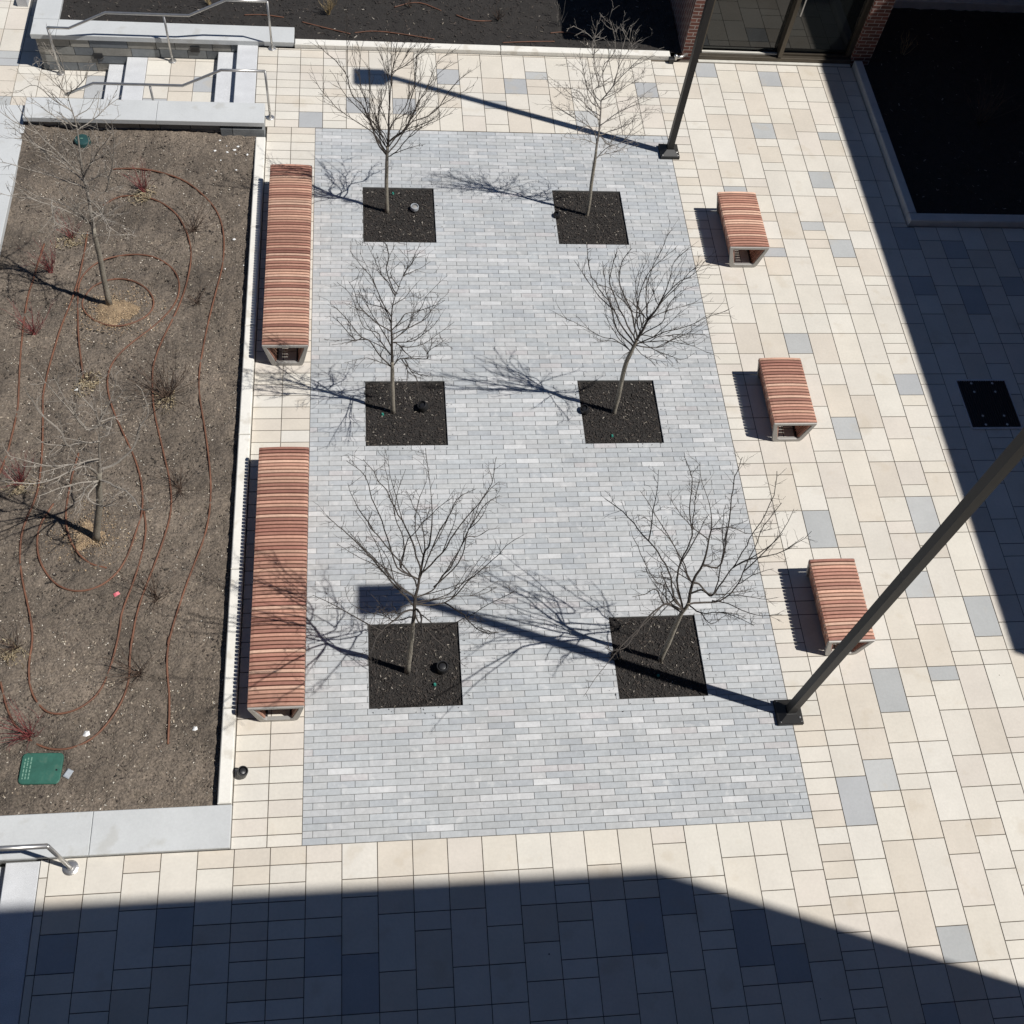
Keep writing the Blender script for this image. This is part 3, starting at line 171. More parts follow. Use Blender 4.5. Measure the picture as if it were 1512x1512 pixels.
DRIP=[[[-2.975,10.07],[-2.655,10.093],[-2.326,10.04],[-1.993,9.93],[-1.65,9.658],[-1.405,9.341],[-1.273,8.85],[-1.266,8.242],[-1.344,7.698],[-1.417,7.133],[-1.46,6.627],[-1.472,6.362],[-1.468,6.156],[-1.438,5.892],[-1.327,5.344],[-1.228,4.725],[-1.201,4.191],[-1.255,3.763],[-1.391,3.296],[-1.514,2.742],[-1.583,2.31],[-1.557,2.545],[-1.573,2.264],[-1.556,2.043],[-1.499,1.717],[-1.478,1.194]],[[-3.03,9.376],[-2.858,9.539],[-2.608,9.581],[-2.282,9.506],[-1.975,9.239],[-1.788,8.841],[-1.702,8.408],[-1.736,7.86],[-1.837,7.37],[-1.982,6.936],[-2.065,6.514],[-2.079,6.327],[-2.016,5.734],[-1.871,5.194],[-1.697,4.553],[-1.666,4.143],[-1.748,3.663],[-1.855,3.255],[-1.956,2.834],[-1.977,2.324],[-1.967,2.615],[-1.985,2.279],[-1.959,1.95],[-2.024,1.659],[-2.188,1.379],[-2.361,1.234],[-2.588,1.169],[-2.828,1.217],[-3.09,1.419],[-3.242,1.657],[-3.364,2.004]],[[-3.076,7.685],[-2.989,7.849],[-2.761,7.962],[-2.519,7.956],[-2.294,7.814],[-2.162,7.61],[-2.154,7.409],[-2.273,7.229],[-2.555,7.091],[-2.825,7.149],[-3.035,7.325],[-3.131,7.524],[-3.076,7.685]],[[-2.931,6.146],[-3.024,6.591],[-3.093,6.934],[-3.176,7.524],[-3.208,7.929],[-3.086,8.179],[-2.861,8.351],[-2.502,8.428],[-2.19,8.38],[-1.925,8.15],[-1.824,7.859],[-1.849,7.531],[-2.034,7.21],[-2.357,6.858],[-2.564,6.591],[-2.642,6.366],[-2.631,6.071],[-2.52,5.706],[-2.329,5.293],[-2.143,4.891],[-2.042,4.53],[-2.009,4.15],[-2.055,3.923],[-2.119,3.589],[-2.212,3.346],[-2.358,3.189],[-2.555,3.102],[-2.76,3.108],[-2.958,3.233],[-3.127,3.479],[-3.206,3.727],[-3.22,4.006],[-3.083,4.316]],[[-3.193,8.862],[-3.19,8.431],[-3.223,7.806],[-3.328,7.206],[-3.4,6.63],[-3.432,6.004],[-3.414,5.842],[-3.331,5.213],[-3.296,4.759],[-3.297,4.407],[-3.391,4.066],[-3.407,3.76],[-3.338,3.351],[-3.152,2.821],[-3.083,2.514],[-3.173,2.883],[-3.082,2.54],[-3.089,2.182],[-3.021,1.858],[-2.833,1.614],[-2.639,1.58],[-2.432,1.649],[-2.259,1.827],[-2.163,2.203],[-2.118,2.62],[-2.134,2.788],[-2.0,3.313],[-1.931,3.864],[-1.994,4.179]],[[-3.741,8.594],[-3.802,7.924],[-3.832,7.6],[-3.8,6.743],[-3.724,6.005],[-3.699,5.748],[-3.712,5.157],[-3.771,4.738]],[[-2.872,5.054],[-2.919,4.634],[-2.93,4.227],[-2.884,3.942],[-2.757,3.661],[-2.572,3.465],[-2.357,3.404]]]
GREY=[[6.597,12.72,2],[7.616,12.524,2],[7.271,11.271,2],[8.375,11.26,1],[7.979,10.175,2],[7.633,9.089,1],[7.983,8.629,2],[6.974,8.553,1],[6.529,9.914,1],[0.649,11.568,2],[1.42,11.627,2],[2.136,12.463,2],[3.247,12.276,2],[2.885,11.652,1],[3.613,12.561,1],[4.303,11.552,2],[5.446,12.254,2],[-0.075,11.304,2],[6.898,6.826,2],[8.345,6.078,2],[7.246,5.371,2],[8.0,3.992,3],[6.537,3.645,3],[7.676,2.815,2],[8.394,2.346,3],[7.65,1.624,1],[6.92,1.452,3],[6.545,0.441,2],[6.185,0.147,3],[6.939,-1.428,2],[3.58,-1.017,3],[3.967,-0.718,2],[4.723,-1.21,3],[5.094,-1.491,2],[-2.453,-0.951,2],[-1.296,-0.755,2],[0.225,-1.132,2],[0.601,-1.409,3],[9.821,8.739,2],[9.073,7.886,2],[9.81,7.576,3],[10.505,8.005,2]]
SHRUB=[[-2.472, 9.647], [-3.402, 8.75], [-3.673, 6.993], [-1.723, 8.91], [-1.586, 7.539], [-1.871, 5.936], [-2.887, 6.218], [-1.594, 4.498], [-3.516, 4.632], [-1.755, 2.971], [-3.279, 2.419], [-1.864, 2.035], [-2.951, 1.363], [-3.598, 8.106]]
TOPSHRUB=[[0.185, 13.862], [3.067, 13.878], [1.563, 14.123], [4.118, 13.752], [-1.778, 14.002]]
# ---------------------------------------------------------------- ground sheets and paving
g = MB(); g.box(-150, 150, -150, 150, -1.4, -1.0); struct(g.build('ground', M_joint))
TAN = [srgb(229,222,205), srgb(227,221,206), srgb(231,226,212), srgb(224,215,197), srgb(230,224,209), srgb(226,218,203), srgb(229,223,208), srgb(222,213,196), srgb(228,222,207), srgb(231,226,211), srgb(229,223,207)]
GRY = [srgb(194,196,195), srgb(200,201,199), srgb(190,192,193)]
kt = .80
def tancol():
    c = rnd.choice(TAN); k = kt*rnd.uniform(.965, 1.03); return (c[0]*k*.985, c[1]*k*.985, c[2]*k*1.02)
def gryol():
    c = rnd.choice(GRY); k = .76*rnd.uniform(.93, 1.05); return tuple(x*k for x in c)
G = .0042
def slab(m, x0, x1, y0, y1, z, col):
    if x1-x0 < .02 or y1-y0 < .02: return
    t = .0022; dz = rnd.uniform(-.0008, .0008)
    X0, X1, Y0, Y1 = x0+G, x1-G, y0+G, y1-G
    vs = [(X0, Y0, z-t+dz), (X1, Y0, z-t+dz), (X1, Y1, z-t+dz), (X0, Y1, z-t+dz),
          (X0+t, Y0+t, z+dz), (X1-t, Y0+t, z+dz), (X1-t, Y1-t, z+dz), (X0+t, Y1-t, z+dz)]
    m.add(vs, [(4,5,6,7), (0,1,5,4), (1,2,6,5), (2,3,7,6), (3,0,4,7)], 0, col)
U = .1866
def column(m, x0, x1, ya, yb, org, z=0., forced=(), short=False, grey=.02):
    """slabs from ya up to yb with joints on org + n*U"""
    n = math.floor((ya-org)/U); y = org+n*U
    F = []
    for (fy, fu) in forced:
        i0 = round((fy-fu*U/2-org)/U); F.append((i0, i0+fu))
    F.sort(); i = n; end = math.ceil((yb-org)/U)
    last = 0
    while i < end:
        ff = [f for f in F if f[0] <= i < f[1]]
        if ff: j = ff[0][1]; c = gryol()
        else:
            nx = min([f[0] for f in F if f[0] > i]+[10**6])
            u = 1 if short else rnd.choice([1, 2, 2, 2, 3, 3, 3])
            if not short and u == last and rnd.random() < .5: u = rnd.choice([1, 2, 3])
            last = u; j = min(i+u, nx); c = gryol() if rnd.random() < grey else tancol()
        a = max(ya, org+i*U); b = min(yb, org+j*U)
        slab(m, x0, x1, a, b, z, c); i = j
def forced_for(x0, x1, ya, yb): return [(y, u) for x, y, u in GREY if x0 <= x < x1 and ya-.1 <= y <= yb+.1]
P = .3690; XR = 5.645
pv = MB()
# top band and right field share one set of columns
for k in range(-18, 34):
    x0, x1 = XR+k*P, XR+(k+1)*P
    if k < 0:
        ya, yb = 11.10, 12.99
        if x0 < -.95: x0 = -.945
    else: ya, yb = -3.6, (12.95 if x0 < 9.2 else 9.14)
    c1 = min(x1, 9.235) if (k >= 0 and yb > 10) else x1
    if c1-x0 < .03: continue
    vis = x0 < 10.5
    sh = (k == 0) or (-18 <= k <= -15)
    if k >= 0 and c1 < x1:
        column(pv, x0, x1, -4.2, .08+.1866*48.5, .080, 0, forced_for(x0, x1, ya, yb), sh, .02)
        column(pv, x0, c1, .08+.1866*48.5, yb, .080, 0, [], sh, .0)
    else: column(pv, x0, c1, ya, yb, .080, 0, forced_for(x0, x1, ya, yb), sh, .002 if vis else .10)
# left strip of two narrow columns
for x0, x1 in ((-.742, -.368), (-.368, 0)): column(pv, x0, x1, 0, 11.10, .129, 0, [], True, 0)
# bottom band
for k in range(-8, 15):
    x0 = .045+k*.3733; x1 = x0+.3733
    if x1 < -2.66: continue
    x0 = max(x0, -2.655)
    column(pv, x0, x1, -3.6, 0, 0, 0, forced_for(x0, x1, -3.6, 0), k in (-1, -2), .012)
pv.build('plaza_pavement', M_slab)['kind'] = 'structure'
# joint sheet (with openings for the beds): pieces butted end to end
js = MB()
def sheet(m, x0, x1, y0, y1, z, th=.05): m.box(x0, x1, y0, y1, z-th, z)
XW = 24.
sheet(js, -.745, 0, 0, 11.09, -.006)
sheet(js, 5.645, 9.235, 0, 13.0, -.006); sheet(js, 9.235, XW, 0, 9.15, -.006)
sheet(js, -2.655, XW, -4.2, 0, -.006)
sheet(js, -.95, 5.645, 11.09, 13.0, -.006)
struct(js.build('pavement_bedding', M_joint))
# grey brick field with six openings
PX = (.724, 3.627); PY = (9.782, 6.141, 2.530); PS = 1.067
RH = 11.09/148; BL = .3025
pits = []
for x in PX:
    for y in PY:
        r1 = round(y/RH); r0 = round((y-PS)/RH); pits.append((x, x+PS, r0, r1))
br = MB(); jb = MB()
GB = [srgb(187,190,191), srgb(182,186,188), srgb(190,192,193), srgb(178,182,185), srgb(194,195,195), srgb(187,189,189), srgb(183,186,187)]
for r in range(148):
    y0 = r*RH; y1 = y0+RH; off = .255 if r % 2 == 0 else .255-BL/2
    cuts = [(a, b) for a, b, r0, r1 in pits if r0 <= r < r1]
    x = off-BL; jit = rnd.uniform(-.006, .006)
    while x < XR:
        xa, xb = max(0, x+jit), min(XR, x+BL+jit)
        segs = [(xa, xb)]
        for a, b in cuts:
            ns = []
            for s0, s1 in segs:
                if s1 <= a or s0 >= b: ns.append((s0, s1))
                else:
                    if s0 < a: ns.append((s0, a))
                    if s1 > b: ns.append((b, s1))
            segs = ns
        for s0, s1 in segs:
            if s1-s0 < .012: continue
            c = rnd.choice(GB); k = .87*rnd.gauss(1, .034)
            q = noise.noise(Vector((x*.55, y0*.55, 3.))); k *= 1+.07*q
            if rnd.random() < .05: c = srgb(205,206,206)
            if rnd.random() < .02: c = srgb(192,190,190)
            g_ = .0019; t = .0018; dz = rnd.uniform(-.0012, .0012)
            X0, X1, Y0, Y1 = s0+g_, s1-g_, y0+g_, y1-g_
            vs = [(X0,Y0,-.006),(X1,Y0,-.006),(X1,Y1,-.006),(X0,Y1,-.006),(X0+t,Y0+t,dz),(X1-t,Y0+t,dz),(X1-t,Y1-t,dz),(X0+t,Y1-t,dz)]
            br.add(vs, [(4,5,6,7),(0,1,5,4),(1,2,6,5),(2,3,7,6),(3,0,4,7)], 0, tuple(v*k for v in c))
        x += BL
br.build('brick_pavement', M_brick)['kind'] = 'structure'
ys = [0]
rows = sorted({(r0, r1) for _, _, r0, r1 in pits})
y = 0
for r0, r1 in rows:
    sheet(jb, 0, 5.645, y, r0*RH, -.007)
    sheet(jb, 0, PX[0], r0*RH, r1*RH, -.007); sheet(jb, PX[0]+PS, PX[1], r0*RH, r1*RH, -.007); sheet(jb, PX[1]+PS, 5.645, r0*RH, r1*RH, -.007)
    y = r1*RH
sheet(jb, 0, 5.645, y, 11.09, -.007)
struct(jb.build('brick_bedding', M_jointg))

# ---------------------------------------------------------------- mulch and soil beds
def bed(name, x0, x1, y0, y1, zf, m, step, amp, seed):
    nx = max(2, int((x1-x0)/step)); ny = max(2, int((y1-y0)/step)); b = MB(); vs = []; fs = []
    for j in range(ny+1):
        for i in range(nx+1):
            x = x0+(x1-x0)*i/nx; y = y0+(y1-y0)*j/ny
            h = zf(x, y)+amp*(noise.noise(Vector((x*9, y*9, seed)))+.6*noise.noise(Vector((x*27, y*27, seed))))
            vs.append((x, y, h))
    for j in range(ny):
        for i in range(nx):
            a = j*(nx+1)+i; fs.append((a, a+1, a+nx+2, a+nx+1))
    b.add(vs, fs); return b.build(name, m, smooth=True)
def chips(b, n, x0, x1, y0, y1, zf, cols, smin, smax, r, wide=.45, mod=None):
    for _ in range(n):
        x, y = r.uniform(x0, x1), r.uniform(y0, y1); s = smin+(smax-smin)*r.random()**2.2; a = r.uniform(0, math.pi)
        tl = r.uniform(-.5, .5); c, d = math.cos(a)*s, math.sin(a)*s; wd = r.uniform(.25, wide); e, f = -d*wd, c*wd
        z = zf(x, y)+.004+abs(tl)*s*.5
        col = r.choice(cols); k = r.uniform(.6, 1.25)*(1 if mod is None else mod(x, y))
        b.quad((x-c-e, y-d-f, z-tl*s*.7), (x+c-e*.8, y+d-f*.8, z+tl*s*.7), (x+c*.9+e, y+d*.9+f, z+tl*s*.6+.003), (x-c+e*.9, y-d+f*.9, z-tl*s*.7+.003), 0, tuple(v*k for v in col))
MC = [(.024,.019,.016), (.038,.030,.025), (.015,.013,.012), (.06,.047,.038), (.03,.024,.021), (.026,.022,.020)]
MCL = MC*6+[(.16,.14,.11), (.30,.27,.23)]
for i, (x0, x1, r0, r1) in enumerate(pits):
    zf = lambda x, y: -.030
    b = bed('mulch', x0+.001, x1-.001, r0*RH+.001, r1*RH-.001, zf, M_mulch, .03, .010, i*3.1)
    lab = ['near left', 'middle left', 'far left', 'near right', 'middle right', 'far right'][[2, 1, 0, 5, 4, 3][i]]
    m = MB(); r = random.Random(50+i)
    chips(m, 3000, x0+.02, x1-.02, r0*RH+.02, r1*RH-.02, lambda x, y: -.024, MCL, .005, .018, r)
    for _ in range(70):
        sd_ = r.choice([0, 1, 2, 3]); dd_ = abs(r.gauss(0, .06)); u_ = r.random()
        px_ = [x0-dd_, x1+dd_, x0+u_*PS, x0+u_*PS][sd_]; py_ = [r0*RH+u_*PS, r0*RH+u_*PS, r0*RH-dd_, r1*RH+dd_][sd_]
        chips(m, 1, px_, px_+.001, py_, py_+.001, lambda x, y: .002, MC, .003, .010, r)
    c = m.build('wood_chips', M_chip, b)
    tag(b, 'dark mulch filling the %s square tree pit' % lab, 'mulch', 'mulch squares in the grey brick field', 'stuff')
    c['kind'] = 'stuff'
def ss(t): t = max(0, min(1, t)); return t*t*(3-2*t)
def zsoil(x, y): return -.06+.10*ss((y-9.2)/1.6)+.10*ss((-3.4-x)/.8)+.03*ss((x+3.6)/1.2)*ss((-1.2-x)/.8)
soil = bed('planter_soil', -4.30, -.885, .40, 10.90, zsoil, M_soil, .030, .030, 7.7)
struct(soil, 'brown bare soil of the long planting bed')
m = MB(); r = random.Random(5)
SC = [(.19,.16,.12), (.12,.10,.076), (.08,.062,.048), (.24,.20,.15), (.16,.135,.105), (.06,.046,.037)]
smod = lambda x, y: max(.3, 1.02+1.5*noise.noise(Vector((x*1.1, y*1.1, 4)))+.8*noise.noise(Vector((x*3.3, y*3.3, 8))))
chips(m, 17000, -4.2, -.9, .45, 10.8, lambda x, y: zsoil(x, y)-.002, SC, .004, .017, r, .6, smod)
chips(m, 5200, -4.2, -.9, .45, 10.8, lambda x, y: zsoil(x, y)+.002, [(.55,.50,.42), (.38,.34,.27), (.62,.58,.50), (.30,.26,.20)], .003, .011, r, .7)
for cx, cy, nn, rad in ((-2.66, 7.38, 3600, .62), (-2.62, 3.86, 2000, .52)):
    for _ in range(nn):
        a_ = r.uniform(0, 6.28); q_ = min(rad*1.1, abs(r.gauss(0, rad*.5))); chips(m, 1, cx+q_*math.cos(a_), cx+q_*math.cos(a_)+.001, cy+.85*q_*math.sin(a_), cy+.85*q_*math.sin(a_)+.001, lambda x, y: zsoil(x, y)+(.030*max(0, 1-(q_/(rad*.55))**2)+.006), [(.36,.26,.155), (.42,.32,.20), (.22,.155,.095), (.30,.21,.13), (.15,.11,.075)], .003, .011, r, .8)
chips(m, 2600, -4.2, -.9, .45, 10.8, lambda x, y: zsoil(x, y)-.004+.02*max(0, noise.noise(Vector((x*2, y*2, 31)))), [(.05,.038,.03), (.085,.065,.05), (.12,.095,.07)], .008, .022, r, .9, smod)
tag(m.build('bark_litter', M_chip), 'bark litter and pale chips strewn over the brown bed', 'ground litter', kind='stuff')
sc_ = MB(); vs = []; fs = []; n = 40
for j in range(7):
    for i in range(n):
        a = 2*math.pi*i/n; q = j/6; rr = .30*(1+.14*math.sin(3*a+1)+.05*math.sin(7*a))*q
        x, y = -2.66+rr*math.cos(a)*1.02, 7.38+rr*math.sin(a)*.86
        vs.append((x, y, zsoil(x, y)+.040*(1-q**2)+.003-.03*(q == 1)+.010*noise.noise(Vector((x*14, y*14, 1)))))
for j in range(6):
    for i in range(n): fs.append((j*n+i, j*n+(i+1) % n, (j+1)*n+(i+1) % n, (j+1)*n+i))
sc_.add(vs, fs); struct(sc_.build('sandy_soil', M_sand, smooth=True), 'round patch of tan sandy soil at the foot of the far bed tree')
sc_ = MB(); vs = []; fs = []
for j in range(6):
    for i in range(n):
        a = 2*math.pi*i/n; q = j/5; rr = .17*(1+.25*math.sin(3*a+2)+.12*math.sin(5*a))*q
        x, y = -2.62+rr*math.cos(a)*1.0, 3.86+rr*math.sin(a)*1.1
        vs.append((x, y, zsoil(x, y)+.034*(1-q**2)+.006-.03*(q == 1)+.008*noise.noise(Vector((x*14, y*14, 1)))))
for j in range(5):
    for i in range(n): fs.append((j*n+i, j*n+(i+1) % n, (j+1)*n+(i+1) % n, (j+1)*n+i))
sc_.add(vs, fs); struct(sc_.build('sandy_soil', M_sand, smooth=True), 'small patch of tan soil at the foot of the near bed tree')
# north bed, dark bed on the right
nb = bed('north_mulch_bed', -4.13, 6.2, 13.15, 22, lambda x, y: .03, M_mulch, .06, .02, 2.2); struct(nb, 'dark mulch bed beyond the far kerb')
m = MB(); r = random.Random(9)
chips(m, 9000, -4.1, 6.1, 13.2, 16.2, lambda x, y: .032, MCL, .008, .030, r)
tag(m.build('wood_chips', M_chip), 'loose dark wood chips over the far bed', 'mulch', kind='stuff')
eb = bed('east_mulch_bed', 9.40, 24, 9.32, 14.72, lambda x, y: -.03, M_mulch, .08, .02, 4.2); struct(eb, 'black shaded mulch bed beside the building')
m = MB()
chips(m, 5000, 9.45, 13.5, 9.4, 14.68, lambda x, y: -.025, MCL, .008, .030, r)
tag(m.build('wood_chips', M_chip), 'loose wood chips in the shaded bed beside the building', 'mulch', kind='stuff')

# ---------------------------------------------------------------- kerbs and walls
def kerb_run(name, segs, mt, label, cat='kerb', bev=.012):
    """segs: list of boxes (x0,x1,y0,y1,z0,z1); each stone is a part"""
    x0 = sum(s[0]+s[1] for s in segs)/2/len(segs); y0 = sum(s[2]+s[3] for s in segs)/2/len(segs)
    t = thing(name, label, cat, (x0, y0, 0))
    for s in segs:
        b = MB(); b.box(s[0]-x0, s[1]-x0, s[2]-y0, s[3]-y0, s[4], s[5], bev=bev)
        b.build('kerb_stone', mt, t)
    return t
segs = []; y = .47; e = [.47, 1.55, 3.3, 5.25, 7.05, 8.9, 10.79]
for a, b in zip(e[:-1], e[1:]): segs.append((-.895, -.750, a+.004, b-.004, -.3, .075))
kerb_run('planter_kerb', segs, M_kerb, 'pale stone kerb between the brown bed and the long benches')
segs = []; e = [-.36, 1.22, 3.05, 4.9, 5.98]
for a, b in zip(e[:-1], e[1:]): segs.append((a+.005, b-.005, 13.0, 13.14, -.3, .08))
kerb_run('north_kerb', segs, M_kerb, 'pale stone kerb along the dark bed at the top')
segs = [(9.245, 9.39, 9.335, 11.2, -.3, .12), (9.245, 9.39, 11.208, 12.98, -.3, .12), (9.245, 11.3, 9.16, 9.327, -.3, .12), (11.308, 13.6, 9.16, 9.327, -.3, .12), (13.608, 16, 9.16, 9.327, -.3, .12)]
kerb_run('east_kerb', segs, M_kerbd, 'grey stone kerb round the shaded bed at right')
# wall caps + block courses
BC = [srgb(146,146,142), srgb(124,127,128), srgb(152,149,141), srgb(112,116,119), srgb(134,131,124)]
def blocks(b, x0, x1, ya, z0, z1, course=.15, axis='x', depth=.2, r=random.Random(3)):
    z = z0; k = 0
    while z < z1-.02:
        zt = min(z1, z+course); x = x0-r.uniform(0, .3)
        while x < x1:
            L_ = r.choice([.3, .45, .6]); a, c = max(x0, x)+.005, min(x1, x+L_)-.005
            if c-a > .02:
                cc = r.choice(BC); kk = r.uniform(.8, 1.15); col = tuple(v*kk for v in cc); o = r.uniform(0, .006)
                if axis == 'x': b.box(a, c, ya-o, ya+depth, z+.005, zt-.005, 0, col)
                else: b.box(ya-o, ya+depth, a, c, z+.003, zt-.003, 0, col)
            x += L_
        z = zt
def cap(t, x0, x1, y0, y1, z0, z1, joints=(), axis='x'):
    e = ([x0] if axis == 'x' else [y0])+list(joints)+([x1] if axis == 'x' else [y1])
    for a, b_ in zip(e[:-1], e[1:]):
        b = MB(); L0 = t.location
        A = (a+.0025, b_-.0025, y0, y1) if axis == 'x' else (x0, x1, a+.0025, b_-.0025)
        b.box(A[0]-L0.x, A[1]-L0.x, A[2]-L0.y, A[3]-L0.y, z0-L0.z, z1-L0.z, bev=.006)
        b.build('stone_cap', M_cap, t)
def wall_body(t, b, name='block_courses'):
    o = b.build(name, M_block, t); o.data.transform(Matrix.Translation(-t.location)); return o
# planter top wall
t = thing('stone_wall', 'low grey block wall with pale cap at the far end of the brown bed', 'wall', (-2.4, 11.0, 0))
cap(t, -4.27, -.75, 10.83, 11.275, .225, .30, [-3.87, -2.35])
b = MB(); blocks(b, -4.2, -1.42, 10.90, -.2, .222, .14); blocks(b, -1.42, -.76, 10.838, -.2, .165, .19, r=random.Random(8)); blocks(b, -1.42, -.76, 10.90, .165, .222, .06)
b.box(-4.2, -.77, 11.0, 11.262, -1.0, .222, 0, BC[1]); wall_body(t, b)
# left wall
t = thing('stone_wall', 'wide pale capped wall along the left edge of the brown bed', 'wall', (-4.6, 6, 0))
cap(t, -4.98, -4.275, -.02, 11.29, .06, .14, [1.9, 3.9, 5.9, 7.9, 9.8], 'y')
b = MB(); b.box(-4.93, -4.29, .0, 11.27, -1.0, .057, 0, BC[0]); wall_body(t, b)
# bottom wall
t = thing('stone_wall', 'wide pale capped wall closing the near end of the brown bed', 'wall', (-2.4, .2, 0))
cap(t, -4.27, -.742, .005, .462, -.005, .06, [-2.17], 'x')
b = MB(); b.box(-4.26, -.76, .02, .45, -1.0, -.008, 0, BC[0]); wall_body(t, b)
# far wall beside the steps
t = thing('stone_wall', 'grey block wall with pale cap on the far side of the steps', 'wall', (-2.4, 13.2, 0))
cap(t, -4.52, -.365, 13.03, 13.42, .0, .085, [-4.13], 'x'); cap(t, -4.52, -4.13, 13.425, 20, .0, .085, [15.5], 'y')
b = MB(); blocks(b, -4.47, -.40, 13.055, -.60, -.004, .15, depth=.015, r=random.Random(21)); b.box(-4.46, -.41, 13.075, 13.36, -1, -.005, 0, (.05,.05,.05))
b.box(-4.46, -4.16, 13.37, 19.9, -1, -.004, 0, BC[1]); wall_body(t, b)
for x in (-1.98, -3.55, -2.95):
    if x == -2.95: continue
    q = MB(); q.box(-.075, .075, -.012, .0, -.05, .05, bev=0); q.box(-.06, .06, -.015, -.013, -.006, .0)
    q.box(-.06, .06, -.015, -.013, .015, .021); q.box(-.06, .06, -.015, -.013, -.03, -.024)
    o = q.build('step_light', M_blackp, t); o.location = Vector((x, 13.047, -.12 if x > -2.5 else -.30))-t.location
# steps
def step(name, x0, x1, y0, y1, z0, z1, label):
    b = MB(); b.box(x0, x1, y0, y1, z0, z1, bev=.008); o = b.build(name, M_granite); tag(o, label, 'step'); return move_origin(o, ((x0+x1)/2, (y0+y1)/2, z0))
Y0, Y1 = 11.28, 13.045
step('granite_step', -1.282, -.953, Y0, Y1, -.5, 0, 'topmost wide granite step at plaza level beside the far wall')
step('granite_step', -1.61, -1.286, Y0, Y1, -.6, -.15, 'granite step just below the topmost one')
step('granite_step', -3.09, -2.765, Y0, Y1, -.8, -.3, 'granite step at the left edge of the small landing')
step('granite_step', -3.41, -3.094, Y0, Y1, -.9, -.45, 'lowest granite step beside the lower pavement at far left')
step('granite_step', -3.0, -2.66, -4.2, -.012, -.5, .0, 'rough granite step edging the plaza at near left')
step('granite_step', -3.33, -3.004, -4.2, -.012, -.6, -.15, 'granite step below the near left plaza edge')
ld = MB(); 
for k in range(3): column(ld, -2.76+k*.3833, -2.76+(k+1)*.3833, Y0, Y1, 11.3, -.3, [(12.02, 1)] if k == 0 else ([(12.35, 2), (11.6, 1)] if k == 2 else [(11.5, 1)]), False, .0)
ld.box(-2.76, -1.612, Y0, Y1, -.8, -.306, 0, (.17,.145,.115)); struct(ld.build('landing_pavement', M_slab))
lp = MB()
lz = -.6
for k in range(0, 14):
    x1 = -3.414-k*P; column(lp, x1-P, x1, (Y0 if x1 > -4.99 else -4.2), (13.05 if x1 > -4.4 else 20), .06, lz, [(12.2, 2)] if k in (0, 2, 4) else [], False, .14)
lp.box(-9, -3.412, -4.2, 20, lz-.3, lz-.006, 0, (.17,.145,.115)); struct(lp.build('lower_pavement', M_slab))
b = MB(); b.box(-5.12, -4.95, 14.66, 19, -.9, -.45, bev=.01); o = b.build('granite_step', M_granite); tag(o, 'narrow granite step on the lower pavement at the top left corner', 'step')
# ---------------------------------------------------------------- handrails
def rail(label, pts, posts, r=.021, flange=.065):
    t = thing('handrail', label, 'handrail', posts[0], 'steel handrails by the steps'); L0 = Vector(posts[0])
    b = MB(); b.tube([Vector(p)-L0 for p in pts], r, 10); b.build('top_rail', M_steel, t, True)
    for (x, y, z), zt in zip(posts, [p for p in rail_tops]):
        b = MB(); p0 = Vector((x, y, z))-L0; b.tube([p0, Vector((x, y, zt))-L0], r*.85, 10); o = b.build('post', M_steel, t, True)
        b = MB(); b.lathe(p0, [(flange, 0), (flange, .008), (flange*.75, .016), (r*1.25, .02), (r*1.2, .035)], 20); b.build('flange', M_steel, o, False)
    return t
rail_tops = (.86, .56, .26)
rail('steel handrail on three posts against the far block wall',
     [(-.722, 12.965, .86), (-1.36, 12.965, .86), (-1.97, 12.965, .56), (-3.25, 12.965, .56), (-3.87, 12.965, .26), (-4.20, 12.965, .26)],
     [(-.722, 12.965, 0), (-2.36, 12.965, -.3), (-4.20, 12.965, -.6)])
rail('steel handrail behind the bare tree on the near side of the far steps',
     [(-.698, 11.30, .86), (-1.34, 11.30, .86), (-1.95, 11.30, .56), (-3.25, 11.30, .56), (-3.70, 11.30, .34)],
     [(-.698, 11.30, 0), (-2.43, 11.30, -.3), (-3.68, 11.30, -.6)]); 
rail_tops = (.90, .33)
rail('steel handrail at the near left corner beside the pale wall',
     [(-2.348, -.10, .90), (-3.0, -.10, .90), (-4.0, -.10, .33)], [(-2.348, -.10, 0), (-4.0, -.10, -.6)], .026, .08)

